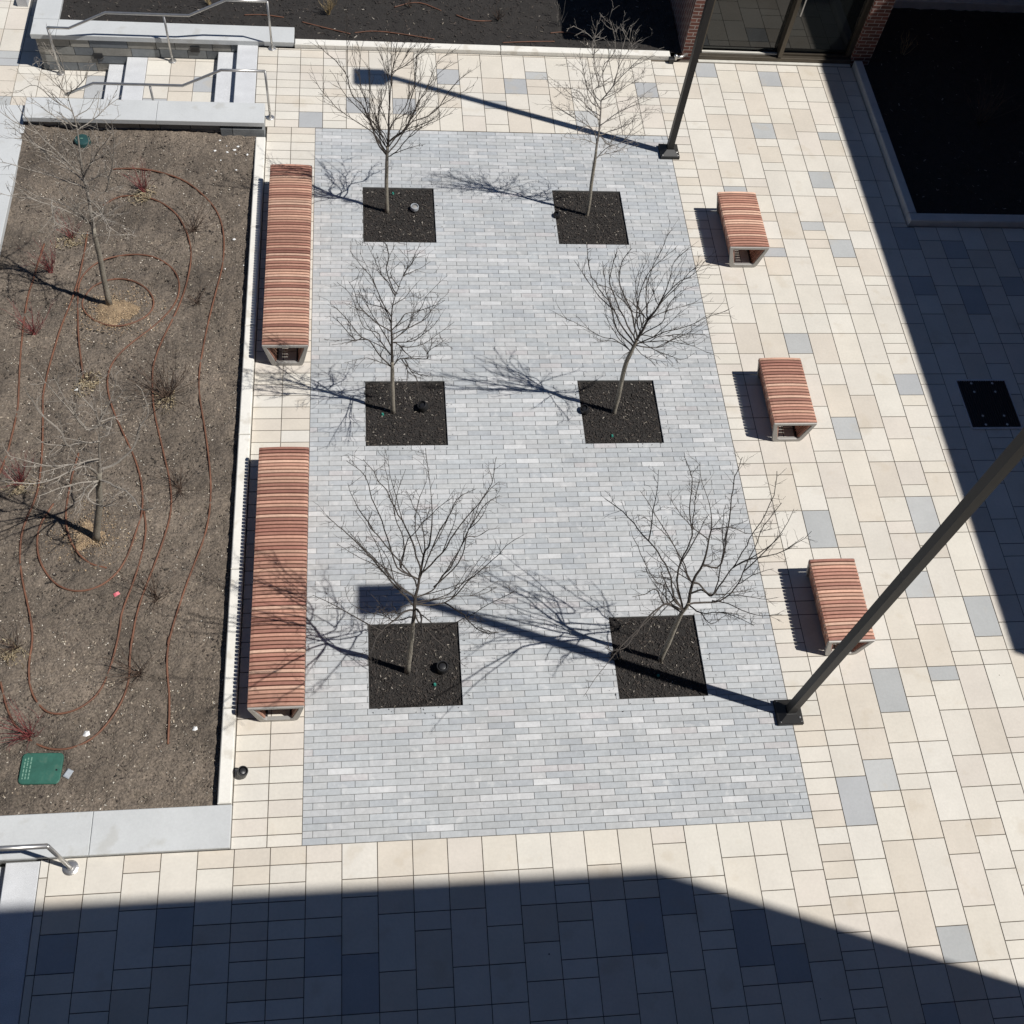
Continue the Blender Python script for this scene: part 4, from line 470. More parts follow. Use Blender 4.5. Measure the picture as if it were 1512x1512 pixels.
# ---------------------------------------------------------------- benches
WOOD = [srgb(202,154,132), srgb(190,140,120), srgb(176,126,108), srgb(210,166,142), srgb(196,148,127), srgb(166,116,100), srgb(220,180,156), srgb(184,134,115)]
def bench(label, x0, x1, y0, y1, group, seed, dark=1.):
    r = random.Random(seed); cx = (x0+x1)/2; W = (x1-x0)/2; H = .44; t = thing('slatted_bench', label, 'bench', (cx, y0, 0), group)
    Ln = y1-y0; WB = W*.66
    # end frames: hexagonal ring with rounded corners
    def ring(o):
        W_, B_, Z0, Z1 = W-o, WB-o*.8, o, H-.022-o*.7
        base = [(-W_, Z1), (W_, Z1), (W_*.99, Z1-.03), (B_*1.13, Z0+.075), (B_*1.03, Z0+.022), (B_*.86, Z0), (-B_*.86, Z0), (-B_*1.03, Z0+.022), (-B_*1.13, Z0+.075), (-W_*.99, Z1-.03)]
        return base
    for yy in (0.0, Ln-.045):
        b = MB(); A = ring(0); B = ring(.060); n = len(A)
        vs = [(x, yy, z) for x, z in A]+[(x, yy, z) for x, z in B]+[(x, yy+.045, z) for x, z in A]+[(x, yy+.045, z) for x, z in B]
        fs = []
        for i in range(n):
            j = (i+1) % n
            fs += [(i, j, n+j, n+i), (2*n+j, 2*n+i, 3*n+i, 3*n+j), (i, 2*n+i, 2*n+j, j), (n+i, n+j, 3*n+j, 3*n+i)]
        b.add(vs, fs); o = b.build('end_frame', M_frame, t)
        bm_ = o.modifiers.new('bevel', 'BEVEL'); bm_.width = .006; bm_.segments = 2; bm_.limit_method = 'ANGLE'
    for sx in (-1, 1):
        b = MB(); b.box(sx*WB*.55-.025, sx*WB*.55+.025, .046, Ln-.046, H-.092, H-.052); b.build('steel_rail', M_blackp, t)
        b = MB(); xx = sx*(WB-.06); b.box(xx-.02, xx+.02, .046, Ln-.046, .035, .06); b.build('steel_rail', M_blackp, t)
    # wooden bands: gently crowned top and raking sides
    n = round((Ln-.02)/.0485); pit = (Ln-.02)/n; sw = pit*.66; b = MB()
    th = .052
    prof = []
    def out(o):
        W_ = W-o; P_ = []
        P_.append((-(WB-.008-o), .055)); P_.append((-(W_-.030), H-.080)); P_.append((-(W_+.004), H-.052)); P_.append((-(W_-.004), H-.010-o))
        for k in range(-3, 4): P_.append((W_*.86*k/3., H+.012*(1-(k/3.)**2)-o))
        P_ += [(W_-.004, H-.010-o), (W_+.004, H-.052), (W_-.030, H-.080), (WB-.008-o, .055)]
        return P_
    O = out(0); I = out(th); k = len(O)
    for s in range(n):
        ya = .01+s*pit+(pit-sw)/2; yb = ya+sw; dz = r.uniform(-.0015, .0015)
        c = r.choice(WOOD); kk = r.uniform(.80, 1.14)*.92*dark; col = tuple(v*kk for v in c)
        vs = [(x, ya, z+dz) for x, z in O]+[(x, yb, z+dz) for x, z in O]+[(x, ya, z+dz) for x, z in I]+[(x, yb, z+dz) for x, z in I]
        fs = []
        for i in range(k-1):
            fs += [(i, i+1, k+i+1, k+i), (2*k+i+1, 2*k+i, 3*k+i, 3*k+i+1), (i+1, i, 2*k+i, 2*k+i+1), (k+i, k+i+1, 3*k+i+1, 3*k+i)]
        fs += [(0, k, 3*k, 2*k), (k-1, 3*k-1, 4*k-1, 2*k-1)]
        b.add(vs, fs, 0, col)
    b.build('wooden_slats', M_wood, t)
    return t
gl = 'long slatted benches beside the planted bed'; gs = 'short slatted benches on the pale slabs'
bench('farther of the two long benches, reddish wooden slats, beside the bed kerb', -.612, -.008, 6.41, 9.80, gl, 1, .86)
bench('nearer of the two long benches, reddish wooden slats crossed by tree shadow', -.585, .024, 1.39, 4.81, gl, 2, .90)
bench('farthest of the three short benches, closest to the far lamp post', 6.075, 6.675, 8.25, 9.39, gs, 3)
bench('middle one of the three short slatted benches on the right', 6.105, 6.70, 5.09, 6.20, gs, 4)
bench('nearest short slatted bench, partly behind the leaning black lamp post', 6.135, 6.715, 1.945, 3.06, gs, 5)

# ---------------------------------------------------------------- lamp posts
def lamp(x, y, label):
    t = thing('lamp_post', label, 'lamp post', (x, y, 0), 'black square lamp posts'); H = 7.30
    b = MB(); b.box(-.152, .152, -.152, .152, 0, .06, bev=.008)
    vs = [(-.142,-.142,.06),(.142,-.142,.06),(.142,.142,.06),(-.142,.142,.06),(-.06,-.06,.12),(.06,-.06,.12),(.06,.06,.12),(-.06,.06,.12)]
    b.add(vs, [(0,1,5,4),(1,2,6,5),(2,3,7,6),(3,0,4,7),(4,5,6,7)]); o = b.build('base_cover', M_black, t)
    bl = MB(); bl.lathe((.10, -.09, .085), [(.012, 0), (.012, .018), (.006, .022)], 8); bl.build('bolt', M_steel, o)
    b = MB(); q = .048; b.tube([(0, 0, .12), (0, 0, H)], q*1.414, 4); ob = b.build('pole', M_black, t); ob.rotation_euler.z = 0
    me = ob.data; v0 = me.vertices[0].co; a = math.atan2(v0.y, v0.x); me.transform(Matrix.Rotation(math.pi/4-a, 4, 'Z'))
    b = MB(); b.box(.0485, .0505, -.028, .028, .45, .62); b.build('access_cover', M_black, t)
    for k in range(4):
        bl = MB(); sx_, sy_ = ((1, 1), (1, -1), (-1, 1), (-1, -1))[k]; bl.lathe((sx_*.125, sy_*.125, .062), [(.009, 0), (.009, .006), (.003, .009)], 6); bl.build('bolt', M_steel, o)
    b = MB(); b.add([(-.03,-.05,H-.13),(-.03,.05,H-.13),(-.03,.05,H-.01),(-.03,-.05,H-.01),(-.135,-.15,H-.09),(-.135,.15,H-.09),(-.135,.15,H-.01),(-.135,-.15,H-.01)],
        [(0,1,2,3),(7,6,5,4),(0,4,5,1),(1,5,6,2),(2,6,7,3),(3,7,4,0)]); b.build('arm', M_black, t)
    b = MB(); b.box(-.630, -.135, -.195, .195, H-.10, H-.005, bev=.02); o = b.build('lamp_head', M_black, t)
    b = MB(); b.box(-.60, -.18, -.16, .16, H-.106, H-.101); b.build('lens', M_steel, o)
lamp(5.612, 1.24, 'leaning looking black lamp post at lower right, base on the brick edge')
lamp(5.605, 10.70, 'far black lamp post standing at the upper right corner of the brick field')

# ---------------------------------------------------------------- small fixtures
def uplight(x, y, z, label, m, h=.13, r=.062, glass=False, ry=0., group='small in ground lights'):
    t = thing('landscape_light', label, 'light', (x, y, z), group)
    Mx = Matrix.Rotation(ry, 3, 'Y')
    b = MB(); b.lathe((0, 0, 0), [(r*.5, 0), (r*.5, .03), (r*.85, .035), (r, .05), (r, h), (r*.93, h+.012), (r*.80, h+.012), (r*.78, h-.012), (.001, h-.014)], 18, M=Mx); b.build('housing', m, t, False)
    b = MB(); b.lathe((0, 0, 0), [(r*.77, h-.011), (r*.5, h-.004), (.001, h-.002)], 16, M=Mx); b.build('lens', M_frame if m != M_blackp else M_blackp, t, True)
    return t
uplight(1.492, 9.37, -.04, 'silver round light in the far left tree pit', mat('grey_cast_metal', (.42,.45,.48), .5, .2), .09)
uplight(3.678, 9.26, -.04, 'black spotlight in the far right tree pit', M_blackp, .10, .05, ry=-.5)
uplight(1.52, 5.69, -.04, 'black spotlight in the middle left tree pit', M_blackp, .13, .065, ry=-.4)
uplight(3.70, 5.62, -.04, 'black spotlight in the middle right tree pit', M_blackp, .12, .06, ry=-.4)
uplight(1.575, 1.95, -.04, 'black round light in the near left tree pit', M_blackp, .13, .07)
uplight(3.66, 2.03, -.04, 'black spotlight under the lamp shadow in the near right tree pit', M_blackp, .10, .055, ry=-.3)
t = uplight(-.672, .79, 0, 'black spotlight on the slabs beside the near end of the bed kerb', M_blackp, .17, .058, ry=.25)
for (x, y), lb in zip([(1.176, 9.70), (.949, 5.605), (4.003, 5.221), (1.481, 1.769), (4.131, 1.776)],
                      ['far left', 'middle left', 'middle right', 'near left', 'near right']):
    b = MB(); b.lathe((0, 0, 0), [(.019, 0), (.019, .03), (.014, .038), (.012, .05)], 10)
    o = b.build('sprinkler_cap', mat('teal_plastic', (.03,.22,.17), .45)); o.location = (x, y, -.04)
    tag(o, 'tiny teal irrigation cap in the %s tree pit' % lb, 'cap', 'teal irrigation caps')
# rectangular valve cover
t = thing('valve_box', 'green rectangular valve box lid in the soil at lower left', 'valve box', (-2.785, .975, -.05))
b = MB(); n = 6; vs = []; 
def rrect(w_, h_, r_, z):
    o = []
    for cx, cy, a0 in ((w_-r_, h_-r_, 0), (-w_+r_, h_-r_, 90), (-w_+r_, -h_+r_, 180), (w_-r_, -h_+r_, 270)):
        for k in range(6):
            a = math.radians(a0+90*k/5); o.append((cx+r_*math.cos(a), cy+r_*math.sin(a), z))
    return o
def stackpoly(b, rings, mi=0):
    n = len(rings[0]); vs = [v for r_ in rings for v in r_]; fs = []
    for j in range(len(rings)-1):
        for i in range(n): fs.append((j*n+i, j*n+(i+1) % n, (j+1)*n+(i+1) % n, (j+1)*n+i))
    fs.append(tuple(range((len(rings)-1)*n, len(rings)*n))); b.add(vs, fs, mi)
stackpoly(b, [rrect(.215, .172, .05, -.03), rrect(.215, .172, .05, .035), rrect(.207, .164, .045, .042)]); lid = b.build('lid', M_green, t)
b = MB()
for k, xx in enumerate((-.175, -.145, -.112)):
    yy = -.12
    while yy < .11:
        L_ = rnd.uniform(.012, .04); b.box(xx-.006, xx+.006, yy, yy+L_, .0425, .046); yy += L_+rnd.uniform(.006, .014)
b.build('raised_lettering', M_greenl, lid)
b = MB(); b.lathe((.165, -.02, .0405), [(.011, 0), (.011, .003), (.001, .0031)], 10); b.build('keyhole', M_blackp, lid)
t.rotation_euler.z = math.radians(-2)
t = thing('valve_box', 'round dark green valve lid behind the bare tree in the far end of the bed', 'valve box', (-3.44, 10.62, .03))
b = MB(); b.lathe((0, 0, 0), [(.115, -.05), (.12, .0), (.115, .055), (.105, .07), (.02, .078), (.001, .078)], 24); lid = b.build('lid', mat('dark_teal_plastic', (.018, .060, .060), .5, n1=(8,.8,1.2)), t)
b = MB(); b.box(-.018, .018, -.006, .006, .078, .084); b.build('handle', M_greenl, lid)
# stray bits
b = MB(); b.box(-.05, .05, -.035, .035, 0, .05, bev=.01); o = b.build('stone_block', mat('bluish_stone', (.34,.37,.40), .8, n1=(20,.8,1.2))); o.location = (-2.50, .90, -.05); o.rotation_euler = (.1, .15, 1.1); tag(o, 'small bluish stone block beside the green valve lid', 'stone')
pk = mat('pink_ribbon', (.62, .14, .17), .6, n1=(30, .7, 1.2)); b = MB()
b.add([(-.05,-.03,.0),(-.01,-.03,.01),(-.005,.03,.035),(-.045,.035,.02),(.045,-.02,.004),(.04,.03,.03),(-.005,.03,.035),(.0,.0,.02)], [(0,1,2,3),(1,4,5,2)]); b.add([(-.05,-.03,-.003),(-.01,-.03,.007),(-.005,.03,.032),(-.045,.035,.017)], [(3,2,1,0)])
o = b.build('ribbon_scrap', pk); o.scale = (.75, .6, .8); o.rotation_euler.z = .5; o.location = (-2.20, 3.04, -.015); tag(o, 'scrap of pink ribbon lying on the soil', 'ribbon')
wm = mat('white_paper', (.8, .8, .78), .7, n1=(20, .9, 1.05))
for (x, y), lb, s in (((-2.357, 1.342), 'white crumpled scrap on the soil above the green valve lid', 1.), ((-1.202, 1.362), 'white scrap on the soil near the end of the brown tube', .75), ((-3.02, 6.05), 'white scrap in the middle of the left bed', .6)):
    b = MB(); b.add([(-.04,-.02,0),(.0,-.035,.012),(.04,-.01,0),(.03,.03,.018),(-.02,.035,.004),(0,0,.03)], [(0,1,5),(1,2,5),(2,3,5),(3,4,5),(4,0,5)])
    o = b.build('paper_scrap', wm); o.location = (x, y, zsoil(x, y)+.01); o.scale = (s, s, s); tag(o, lb, 'scrap')
# white pebbles near the top right of the bed
pr = random.Random(77)
for k in range(16):
    x = -1.25+pr.uniform(-.35, .28); y = pr.choice([10.3, 10.5, 9.6, 9.0, 8.2, 10.6])+pr.uniform(-.25, .2); s = pr.uniform(.008, .020)
    b = MB(); b.lathe((0, 0, 0), [(s*.7, 0), (s, s*.35), (s*.8, s*.75), (s*.25, s*.9)], 7); o = b.build('pebble', wm); o.location = (x, y, zsoil(x, y)+.006); o.scale = (1.3, .9, 1); o.rotation_euler.z = pr.uniform(0, 3)
    tag(o, 'small white pebble on the soil near the bed kerb', 'pebble', 'white pebbles near the bed kerb')
# drain / grate
t = thing('metal_grate', 'square black grate with bright studs in the shaded slabs at right', 'grate', (9.515, 5.69, 0))
M_gf = mat('worn_galvanised_edge', (.62, .62, .62), .45, .2, n1=(30, .8, 1.1)); gx, gy = .375, .42; b = MB()
for s in (-1, 1):
    b.box(-gx, gx, s*gy-.014, s*gy+.014, .0015, .020); b.box(s*gx-.010, s*gx+.010, -gy+.011, gy-.011, .0015, .012)
b.build('frame', M_gf, t)
b = MB()
b.box(-gx+.011, gx-.011, -gy+.011, gy-.011, .0012, .0025)
n = 20
for k in range(n):
    x = -gx+.03+(2*gx-.06)*k/(n-1); b.box(x-.0095, x+.0095, -gy+.014, gy-.014, .003, .016)
b.build('grating', M_blackp, t)
for x in (-.16, .16):
    for y in (-.36, -.21, .21, .36):
        b = MB(); b.lathe((x, y, .016), [(.018, 0), (.018, .004), (.006, .009)], 10); b.build('stud', M_gf, t)
# wall hydrant pipe
t = thing('hose_connection', 'small bright pipe fitting at the foot of the brick pier', 'pipe fitting', (6.10, 12.94, 0))
b = MB(); b.tube([(.16, .10, .10), (.06, .02, .10), (-.03, 0, .10)], [.02, .024, .028], 10); b.build('pipe', M_steel, t, True)
b = MB(); b.lathe((-.05, 0, .06), [(.03, 0), (.032, .03), (.03, .07), (.02, .09)], 12); b.build('valve_cap', M_steel, t, True)
b = MB(); b.box(-.16, -.08, -.05, .03, 0, .10, bev=.01); b.build('box', M_blackp, t)

# ---------------------------------------------------------------- drip irrigation tubes
def smooth(pts, it=2, closed=False):
    for _ in range(it):
        o = [pts[0]]
        for a, b in zip(pts[:-1], pts[1:]):
            o.append([a[i]*.75+b[i]*.25 for i in range(len(a))]); o.append([a[i]*.25+b[i]*.75 for i in range(len(a))])
        o.append(pts[-1]); pts = o
    return pts
DN = ['outermost brown drip tube, running down the right side of the bed', 'brown drip tube looping round both bed trees', 'brown drip tube in a closed ring round the far bed tree',
      'brown drip tube curling from the far bed tree round the near one', 'brown drip tube bending round the bottom of the bed', 'brown drip tube along the left side of the bed', 'short brown drip tube curling round the foot of the near bed tree']
for l, lb in zip(DRIP, DN):
    p = smooth(l, 2); q = [(x, y, zsoil(x, y)+.012+.016*noise.noise(Vector((x*2.2, y*2.2, 9)))) for x, y in p]
    b = MB(); b.tube(q, .0125, 6); o = b.build('drip_tube', M_drip, None, True); tag(o, lb, 'tube', 'brown drip tubes on the soil'); move_origin(o, q[0])
TL = [((-.25, 13.62), (.15, 13.48), (.55, 13.35)), ((.62, 13.38), (.95, 13.46), (1.5, 13.38), (1.95, 13.28)), ((3.1, 13.25), (3.5, 13.30), (4.0, 13.33)), ((3.95, 13.55), (4.2, 13.6), (4.6, 13.5)), ((-1.2, 13.75), (-.9, 13.78), (-.55, 13.72)), ((1.3, 14.1), (1.7, 14.3), (2.1, 14.05)), ((2.35, 13.95), (2.6, 13.8), (2.95, 13.82))]
TLN = ['left half hidden', 'long arched', 'straight', 'short arched at the shadow edge,', 'leftmost short', 'upper curved', 'thin sagging']
for l, nm in zip(TL, TLN):
    p = smooth([list(v) for v in l], 2); q = [(x, y, .045) for x, y in p]; b = MB(); b.tube(q, .009, 6); o = b.build('drip_tube', M_drip, None, True)
    tag(o, nm+' brown tube showing through the dark mulch at the top', 'tube', 'brown drip tubes in the dark far bed'); move_origin(o, q[0])

# ---------------------------------------------------------------- shrubs
M_red = mat('red_stems', (.20, .045, .045), .7, n1=(9, .7, 1.3)); M_brn = mat('brown_stems', (.085, .055, .038), .8, n1=(9, .7, 1.4)); M_straw = mat('dry_straw', (.42, .32, .17), .9, n1=(9, .7, 1.25))
def shrub(x, y, z, m, h, w_, n, label, straw=None, group='bare shrubs in the brown bed', seed=0, name='bare_shrub', sx=0, sy=-.08, thick=.0045):
    r = random.Random(seed); t = thing(name, label, 'shrub', (x, y, z), group); b = MB()
    def st(p, d, L_, rad, lev):
        pts = [p]; q = p.copy(); dd = d.copy(); k = 4
        for i in range(k):
            dd = (dd+Vector((r.uniform(-.22, .22), r.uniform(-.22, .22), r.uniform(-.05, .18)))).normalized(); q = q+dd*L_/k; pts.append(q.copy())
        b.tube(pts, [rad*(1-.7*i/k) for i in range(k+1)], 3, cap=False)
        if lev > 0:
            for _ in range(r.randint(2, 4)):
                i = r.randint(1, k); e = (dd+Vector((r.uniform(-.8, .8), r.uniform(-.8, .8), r.uniform(-.1, .6)))).normalized(); st(pts[i], e, L_*r.uniform(.25, .5), rad*.55, lev-1)
    for _ in range(n):
        a = r.uniform(0, 6.28); s = r.uniform(.25, 1.)*w_; st(Vector((r.uniform(-.03, .03), r.uniform(-.03, .03), 0)), Vector((math.cos(a)*s, math.sin(a)*s, h)).normalized(), math.hypot(s, h)*r.uniform(.6, 1.), thick, 1)
    b.build('stems', m, t)
    if straw:
        b = MB()
        for _ in range(straw):
            a = r.uniform(0, 6.28); rr = .20*r.random()**.8*(1+.4*math.sin(2*a+seed)); px, py = rr*math.cos(a)+sx, rr*math.sin(a)*.8+sy
            chips(b, 1, px, px+.001, py, py+.001, lambda x_, y_: .008+.02*r.random(), [(.29,.23,.14), (.22,.17,.10), (.38,.32,.21), (.15,.115,.07)], .005, .022, r, .4)
        b.build('dry_leaves', M_chip, t)
SP = [(M_red, .26, .16, 13, 110, 'red stemmed shrub with straw at its foot near the far end of the bed'), (M_red, .2, .14, 9, 90, 'small red shrub with straw left of the far bed tree'),
      (M_red, .24, .2, 12, 0, 'red stemmed shrub at the left edge below the far tree shadow'), (M_brn, .2, .3, 14, 0, 'flat dark shrub inside the upper tube curve'),
      (M_brn, .18, .24, 9, 0, 'sparse brown shrub right of the sandy patch'), (M_brn, .30, .42, 19, 70, 'largest brown shrub of the bed, many stems and straw'),
      (M_brn, .12, .12, 5, 120, 'straw tuft between the two bed trees'), (M_brn, .2, .3, 12, 0, 'dark twiggy shrub right of the near bed tree'),
      (M_red, .25, .2, 12, 90, 'red shrub under the near tree shadow at the left edge'), (M_brn, .2, .26, 11, 0, 'small brown shrub below the pink ribbon'),
      (M_brn, .18, .2, 10, 80, 'brown shrub with straw at the left edge of the lower bed'), (M_brn, .2, .28, 14, 0, 'dark brown shrub between two drip tubes low in the bed'),
      (M_red, .28, .24, 14, 0, 'red shrub just above the green valve lid'), (M_red, .3, .2, 12, 0, 'dark red shrub lying in the far tree shadow')]
for i, ((x, y), (m_, h, w_, n, st_, lb)) in enumerate(zip(SHRUB, SP)): shrub(x, y, zsoil(x, y), m_, h*1.7, w_*2.0, int(n*1.9), lb, st_*3, seed=100+i, thick=.0055 if i == 5 else .0042)
TN = [(M_straw, .35, .2, 26, 'yellowish grass tuft in the dark far bed'), (M_brn, .2, .22, 16, 'rusty brown shrub in the middle of the dark far bed'), (M_brn, .35, .3, 8, 'sparse twiggy shrub near the middle top edge'), (M_twig2, .5, .12, 7, 'upright grey twigs at the edge of the building shadow'), (M_straw, .25, .2, 14, 'pale dry tuft behind the far handrail')]
for i, ((x, y), (m_, h, w_, n, lb)) in enumerate(zip(TOPSHRUB, TN)): shrub(x, y, .04, m_, h, w_, n, lb, None, 'bare shrubs in the dark far bed', 200+i)

shrub(11.2, 11.6, -.03, M_brn, .7, .5, 22, 'dim twiggy shrub in the black shaded bed at right', None, 'bare shrubs in the shaded bed', 301)
shrub(10.3, 13.4, -.03, M_straw, .3, .2, 12, 'small dry tuft in the black shaded bed near the brick pier', None, 'bare shrubs in the shaded bed', 302)
# ---------------------------------------------------------------- trees
def catmull(pts, sub=3):
    P_ = [Vector(p) for p in pts]; 
    if len(P_) < 3: return [P_[0].lerp(P_[-1], i/4) for i in range(5)]
    o = []
    for i in range(len(P_)-1):
        a = P_[max(i-1, 0)]; b = P_[i]; c = P_[i+1]; d = P_[min(i+2, len(P_)-1)]
        for s in range(sub):
            t = s/sub; o.append(.5*((2*b)+(c-a)*t+(2*a-5*b+4*c-d)*t*t+(3*b-a-3*c+d)*t*t*t))
    o.append(P_[-1]); return o
def tree(key, label, r0, tw, style, mtw, dens=1., lf=1., sub=2):
    d = TREES[str(key)]; r = random.Random(key*13); base = Vector(d['trunk'][0]); t = thing('bare_tree', label, 'tree', base, 'bare young trees')
    tp = [p-base for p in catmull(d['trunk'], 4)]; L_ = len(tp); b = MB()
    # lower trunk / leader; thickness falls after the first limb
    rad = []
    zf = min([(Vector(l[0])-base).z for l in d['limbs']]+[9]); 
    for p in tp:
        if p.z < zf: rad.append(r0*(1.12-.22*p.z/max(zf, .1)))
        else: rad.append(max(.0030, r0*.80*(1-(p.z-zf)/max(.1, tp[-1].z-zf))**1.35))
    rad[0] *= 1.25; tp[0] = tp[0]-Vector((0, 0, .05))
    tp = [p+Vector((noise.noise(p*3)*.012, noise.noise(p*3+Vector((5,0,0)))*.012, 0)) for p in tp]
    ci = max(2, sum(1 for p in tp if p.z < zf*1.15)); ci = min(ci, len(tp)-2)
    b.tube(tp[:ci+1], rad[:ci+1], 10); b.build('trunk', M_bark, t, True)
    c = MB(); c.tube(tp[ci:], rad[ci:], 7)
    def twig(p, dr, Ln, rad_, lev):
        k = 4 if Ln > .12 else 3; pts = [p.copy()]; q = p.copy(); dd = dr.normalized()
        up = Vector((0, 0, 1))
        for i in range(k):
            dd = (dd+Vector((r.uniform(-.2, .2), r.uniform(-.2, .2), r.uniform(-.12, .2)))+up*.04).normalized(); q = q+dd*Ln/k; pts.append(q.copy())
        c.tube(pts, [rad_*(1-.55*i/k) for i in range(k+1)], 3, cap=False)
        if lev > 0 and Ln > .07:
            for _ in range(r.randint(1, 3)):
                i = r.randint(1, k); s = dd.cross(Vector((r.uniform(-1, 1), r.uniform(-1, 1), r.uniform(-1, 1)))).normalized()
                twig(pts[i], dd*.75+s*r.uniform(.45, .9), Ln*r.uniform(.3, .6), rad_*.75, lev-1)
    def dress(pts, start, spacing, ln, lev):
        tot = 0; nxt = start
        for i in range(1, len(pts)):
            seg = (pts[i]-pts[i-1]).length
            while tot+seg > nxt:
                f = (nxt-tot)/seg; p = pts[i-1].lerp(pts[i], f); dd = (pts[i]-pts[i-1]).normalized()
                s = dd.cross(Vector((r.uniform(-1, 1), r.uniform(-1, 1), r.uniform(-1, 1)))).normalized()
                if style == 'spur': mix = dd*.55+s*.85
                elif style == 'vase': mix = dd*.9+s*.42
                else: mix = dd*.65+s*.7
                twig(p, mix, ln*r.uniform(.35, 1.15), tw, lev); nxt += spacing*r.uniform(.5, 1.5)
            tot += seg
    for l in d['limbs']:
        pts = [p-base for p in catmull(l, 4)]
        for i in range(1, len(pts)): pts[i] = pts[i]+Vector((noise.noise(pts[i]*6), noise.noise(pts[i]*6+Vector((9, 0, 0))), noise.noise(pts[i]*6+Vector((0, 7, 0)))))*.018
        Ln = sum((pts[i+1]-pts[i]).length for i in range(len(pts)-1)); R0 = lf*min(r0*.42, .0040+.0036*Ln)
        n = len(pts)-1
        c.tube(pts, [max(.0026, R0*(1-.75*(i/n)**.8)) for i in range(n+1)], 5, cap=False)
        for _ in range(sub if Ln > .45 else 0):
            i = r.randint(1, max(1, int(n*.6))); dd = (pts[min(i+1, n)]-pts[i-1]).normalized(); s = dd.cross(Vector((r.uniform(-1, 1), r.uniform(-1, 1), r.uniform(-1, 1)))).normalized()
            dd = (dd*.9+s*r.uniform(.18, .42)+Vector((0, 0, .12))).normalized(); q = pts[i].copy(); sp = [q.copy()]; sl = Ln*r.uniform(.3, .55)
            for k in range(6):
                dd = (dd+Vector((r.uniform(-.13, .13), r.uniform(-.13, .13), r.uniform(-.06, .12)))).normalized(); q = q+dd*sl/6; sp.append(q.copy())
            c.tube(sp, [max(.0024, R0*.6*(1-.7*k/6)) for k in range(7)], 4, cap=False)
            dress(sp, sl*.2, .10/dens, {'spur': .12, 'vase': .2, 'bush': .17}[style], 1)
        dress(pts, Ln*(.18 if style != 'vase' else .3), .085/dens, {'spur': .15, 'vase': .26, 'bush': .22}[style], 1 if style != 'bush' else 2)
    dress(tp[ci:], .1, .09/dens, .22, 1)
    c.build('crown', mtw, t)
tree(1, 'upright vase shaped bare tree in the far left pit', .028, .0034, 'vase', M_twig, .95, 1.05)
tree(2, 'dense twiggy bare tree in the far right pit near the far lamp post', .026, .0032, 'bush', M_twig2, 1.0, 1.1)
tree(3, 'rounded bare tree with crooked branches in the middle left pit', .028, .0031, 'bush', M_twig, .85, 1.15)
tree(4, 'bare tree leaning to the right in the middle right pit', .030, .0032, 'vase', M_twig, .9, 1.1, 1)
tree(5, 'wide spreading bare tree in the near left pit under the lamp head shadow', .031, .0025, 'spur', M_twig, 1.25, .95, 1)
tree(6, 'crooked bare tree with one long drooping branch in the near right pit', .028, .0025, 'spur', M_twig, 1.25, 1.1, 1)
tree(7, 'tall pale bare tree in the sandy patch of the brown bed', .036, .0034, 'bush', M_pale, .9, 1.25)
tree(8, 'pale bare tree with few thick branches in the near half of the brown bed', .038, .0036, 'spur', M_pale, 1.0, 1.6, 1)
# ---------------------------------------------------------------- buildings
def brickmat(name, sc_=1.):
    m = bpy.data.materials.new(name); m.use_nodes = True; t = m.node_tree; N = t.nodes; L = t.links; b = N['Principled BSDF']; b.inputs['Roughness'].default_value = .88
    tc = N.new('ShaderNodeTexCoord'); ge = N.new('ShaderNodeNewGeometry')
    sx = N.new('ShaderNodeSeparateXYZ'); L.new(tc.outputs['Object'], sx.inputs[0]); ad = N.new('ShaderNodeMath'); ad.operation = 'ADD'; L.new(sx.outputs[0], ad.inputs[0]); L.new(sx.outputs[1], ad.inputs[1])
    cb = N.new('ShaderNodeCombineXYZ'); L.new(ad.outputs[0], cb.inputs[0]); L.new(sx.outputs[2], cb.inputs[1])
    br_ = N.new('ShaderNodeTexBrick'); L.new(cb.outputs[0], br_.inputs['Vector']); br_.inputs['Scale'].default_value = 1
    br_.inputs['Brick Width'].default_value = .20; br_.inputs['Row Height'].default_value = .067; br_.inputs['Mortar Size'].default_value = .006; br_.inputs['Mortar Smooth'].default_value = .1
    br_.inputs['Color1'].default_value = (.17, .062, .044, 1); br_.inputs['Color2'].default_value = (.10, .040, .030, 1); br_.inputs['Mortar'].default_value = (.36, .33, .30, 1)
    no = N.new('ShaderNodeTexNoise'); no.inputs['Scale'].default_value = 12; L.new(tc.outputs['Object'], no.inputs[0])
    mr = N.new('ShaderNodeMapRange'); mr.inputs[3].default_value = .75; mr.inputs[4].default_value = 1.25; L.new(no.outputs[0], mr.inputs[0])
    vm = N.new('ShaderNodeVectorMath'); vm.operation = 'SCALE'; L.new(br_.outputs['Color'], vm.inputs[0]); L.new(mr.outputs[0], vm.inputs['Scale']); L.new(vm.outputs[0], b.inputs['Base Color'])
    bp = N.new('ShaderNodeBump'); bp.inputs['Strength'].default_value = .6; bp.inputs['Distance'].default_value = .008; bp.invert = True; L.new(br_.outputs['Fac'], bp.inputs['Height']); L.new(bp.outputs[0], b.inputs['Normal'])
    return m
M_bw = brickmat('red_brick_wall')
M_glass = bpy.data.materials.new('dark_window_glass'); M_glass.use_nodes = True
b_ = M_glass.node_tree.nodes['Principled BSDF']; b_.inputs['Base Color'].default_value = (.012, .014, .014, 1); b_.inputs['Roughness'].default_value = .02; b_.inputs['IOR'].default_value = 1.6
M_bronze = mat('bronze_frame', (.085, .072, .055), .38, .5, n1=(8, .85, 1.15))
M_sill = mat('pale_sill', (.58, .56, .50), .7, n1=(6, .85, 1.08))
M_roof = mat('roof_membrane', (.2, .2, .2), .9, n1=(4, .9, 1.1))
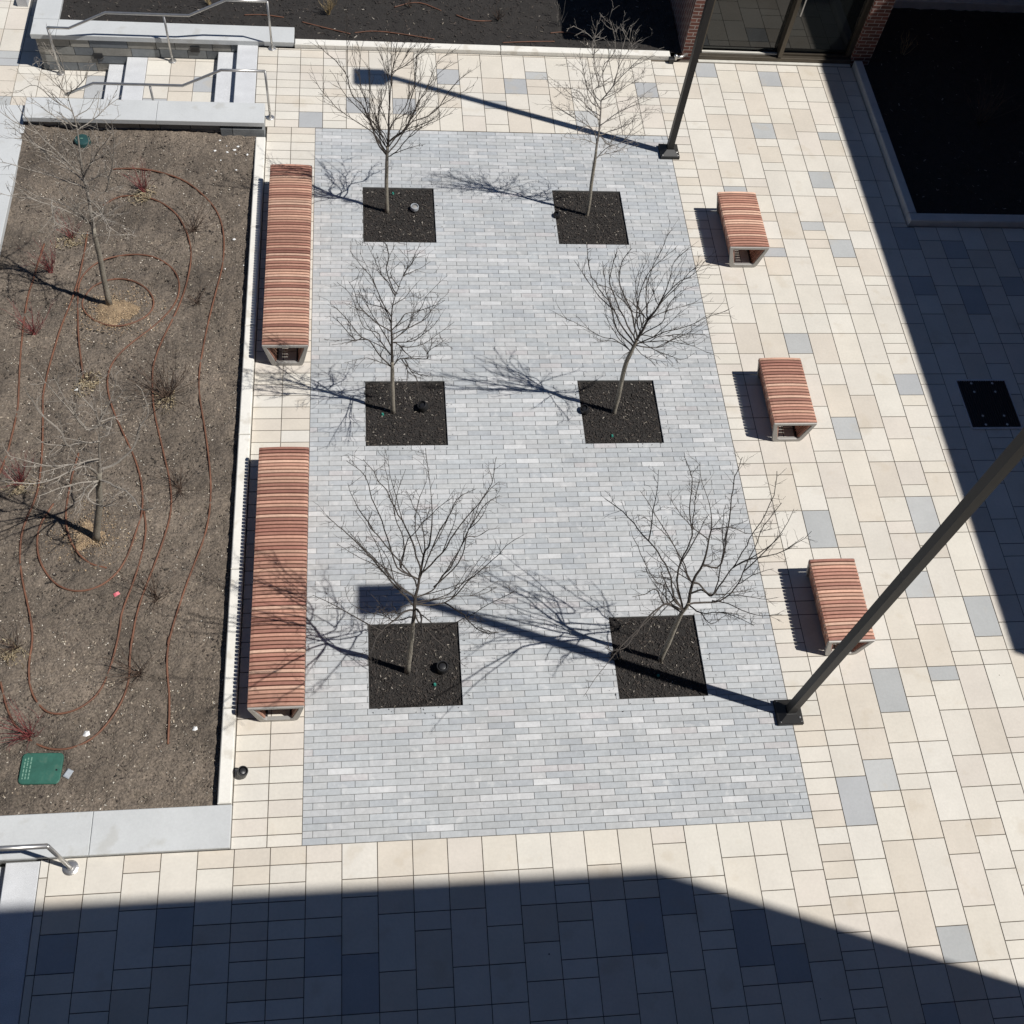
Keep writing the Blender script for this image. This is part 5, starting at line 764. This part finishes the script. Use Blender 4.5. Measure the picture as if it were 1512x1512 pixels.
M_conc = mat('grey_concrete', (.33, .33, .33), .9, n1=(4, .85, 1.1))

t = thing('brick_building', 'brick and glass entrance building at the top right corner', 'building', (7.9, 13.2, 0)); L0 = Vector((7.9, 13.2, 0))
def part(name, m_, x0, x1, y0, y1, z0, z1, parent=None, bev=0):
    b = MB(); b.box(x0-L0.x, x1-L0.x, y0-L0.y, y1-L0.y, z0, z1, bev=bev); return b.build(name, m_, parent or t)
part('brick_pier', M_bw, 6.20, 6.47, 13.10, 13.55, -.3, 3.3)
part('brick_pier', M_bw, 9.215, 9.56, 13.05, 14.94, -.3, 3.3)
part('side_wall', M_bw, 6.23, 6.45, 13.555, 22, -.3, 3.3)
part('roof', M_roof, 6.20, 9.9, 12.66, 22, 3.31, 3.42)  # unseen roof; front overhang added to shift its shadow on the far bed
part('back_wall', M_conc, 6.46, 9.2, 21.7, 21.9, -.3, 3.3)
part('threshold', M_sill, 6.475, 9.21, 12.965, 13.025, -.3, .012, bev=.004)
wf = part('window', M_bronze, 6.475, 9.21, 13.028, 13.235, -.2, .085, bev=.004)
part('frame', M_bronze, 7.875, 7.945, 13.02, 13.235, .102, 3.3, wf); part('frame', M_bronze, 6.475, 6.53, 13.10, 13.235, .102, 3.3, wf); part('frame', M_bronze, 9.13, 9.21, 13.10, 13.235, .102, 3.3, wf)
part('frame', M_sill, 6.535, 7.87, 13.10, 13.14, .087, .115, wf); part('frame', M_bronze, 7.95, 9.125, 13.10, 13.14, .087, .115, wf)
g1 = part('pane', M_glass, 6.532, 7.873, 13.17, 13.19, .126, 3.3, wf); g2 = part('pane', M_glass, 7.947, 9.128, 13.17, 13.19, .126, 3.3, wf)
dh = MB(); dh.tube([(8.02-L0.x, 13.03-L0.y, .9), (8.02-L0.x, 13.03-L0.y, 1.5)], .015, 8); dh.build('door_handle', M_steel, t)
# recessed wing beyond the dark bed
part('recessed_wall', M_bw, 9.565, 24, 14.95, 15.3, .46, 3.3); part('recessed_kerb', M_sill, 9.565, 24, 14.73, 14.90, -.3, .12, bev=.01)
w2 = part('window', M_bronze, 9.9, 24, 14.96, 15.2, .0, .458)
part('pane', M_glass, 9.95, 23.9, 14.94, 14.955, .03, .44, w2)

# tall buildings outside the frame whose shadows fall across the plaza
t = thing('brick_building', 'tall brick building right of the plaza, outside the picture', 'building', (19, 7, 0)); L0 = Vector((19, 7, 0))
H2 = 7.5; xb = 8.66+.634*H2*1.0; 
cot = 1/math.tan(SUN_EL); kx = cot*math.cos(SUN_AZ); ky = -cot*math.sin(SUN_AZ)
xb = 8.66+kx*H2; yb = 1.90-ky*H2
part('wall', M_bw, xb, 26, yb, 30, -.3, H2)
part('roof', M_roof, xb+.3, 25.8, yb+.3, 29.8, H2+.002, H2+.05)
def wins(xf, y0, y1, zs, n, along='y'):
    for z in zs:
        for k in range(n):
            c = y0+(y1-y0)*(k+.5)/n
            if along == 'y': f = part('window', M_bronze, xf-.03, xf+.02, c-.6, c+.6, z, z+1.5); part('pane', M_glass, xf-.04, xf-.031, c-.54, c+.54, z+.06, z+1.44, f)
            else: f = part('window', M_bronze, c-.6, c+.6, xf-.02, xf+.03, z, z+1.5); part('pane', M_glass, c-.54, c+.54, xf+.031, xf+.04, z+.06, z+1.44, f)
wins(xb, yb+.5, 24, (1., 4.4), 9)
t = thing('brick_building', 'tall brick building below the viewpoint, outside the picture', 'building', (4, -8, 0)); L0 = Vector((4, -8, 0))
yw = -3.6; H3 = (-.45-yw)/ky; xc = 3.79+kx*H3
part('wall', M_bw, -26, xc, -18, yw, -1.3, H3)
part('roof', M_roof, -25.7, xc-.3, -17.7, yw-.3, H3+.002, H3+.05)
wins(yw, -8, xc-.5, (1., 4.2, 7.4), 9, 'x')
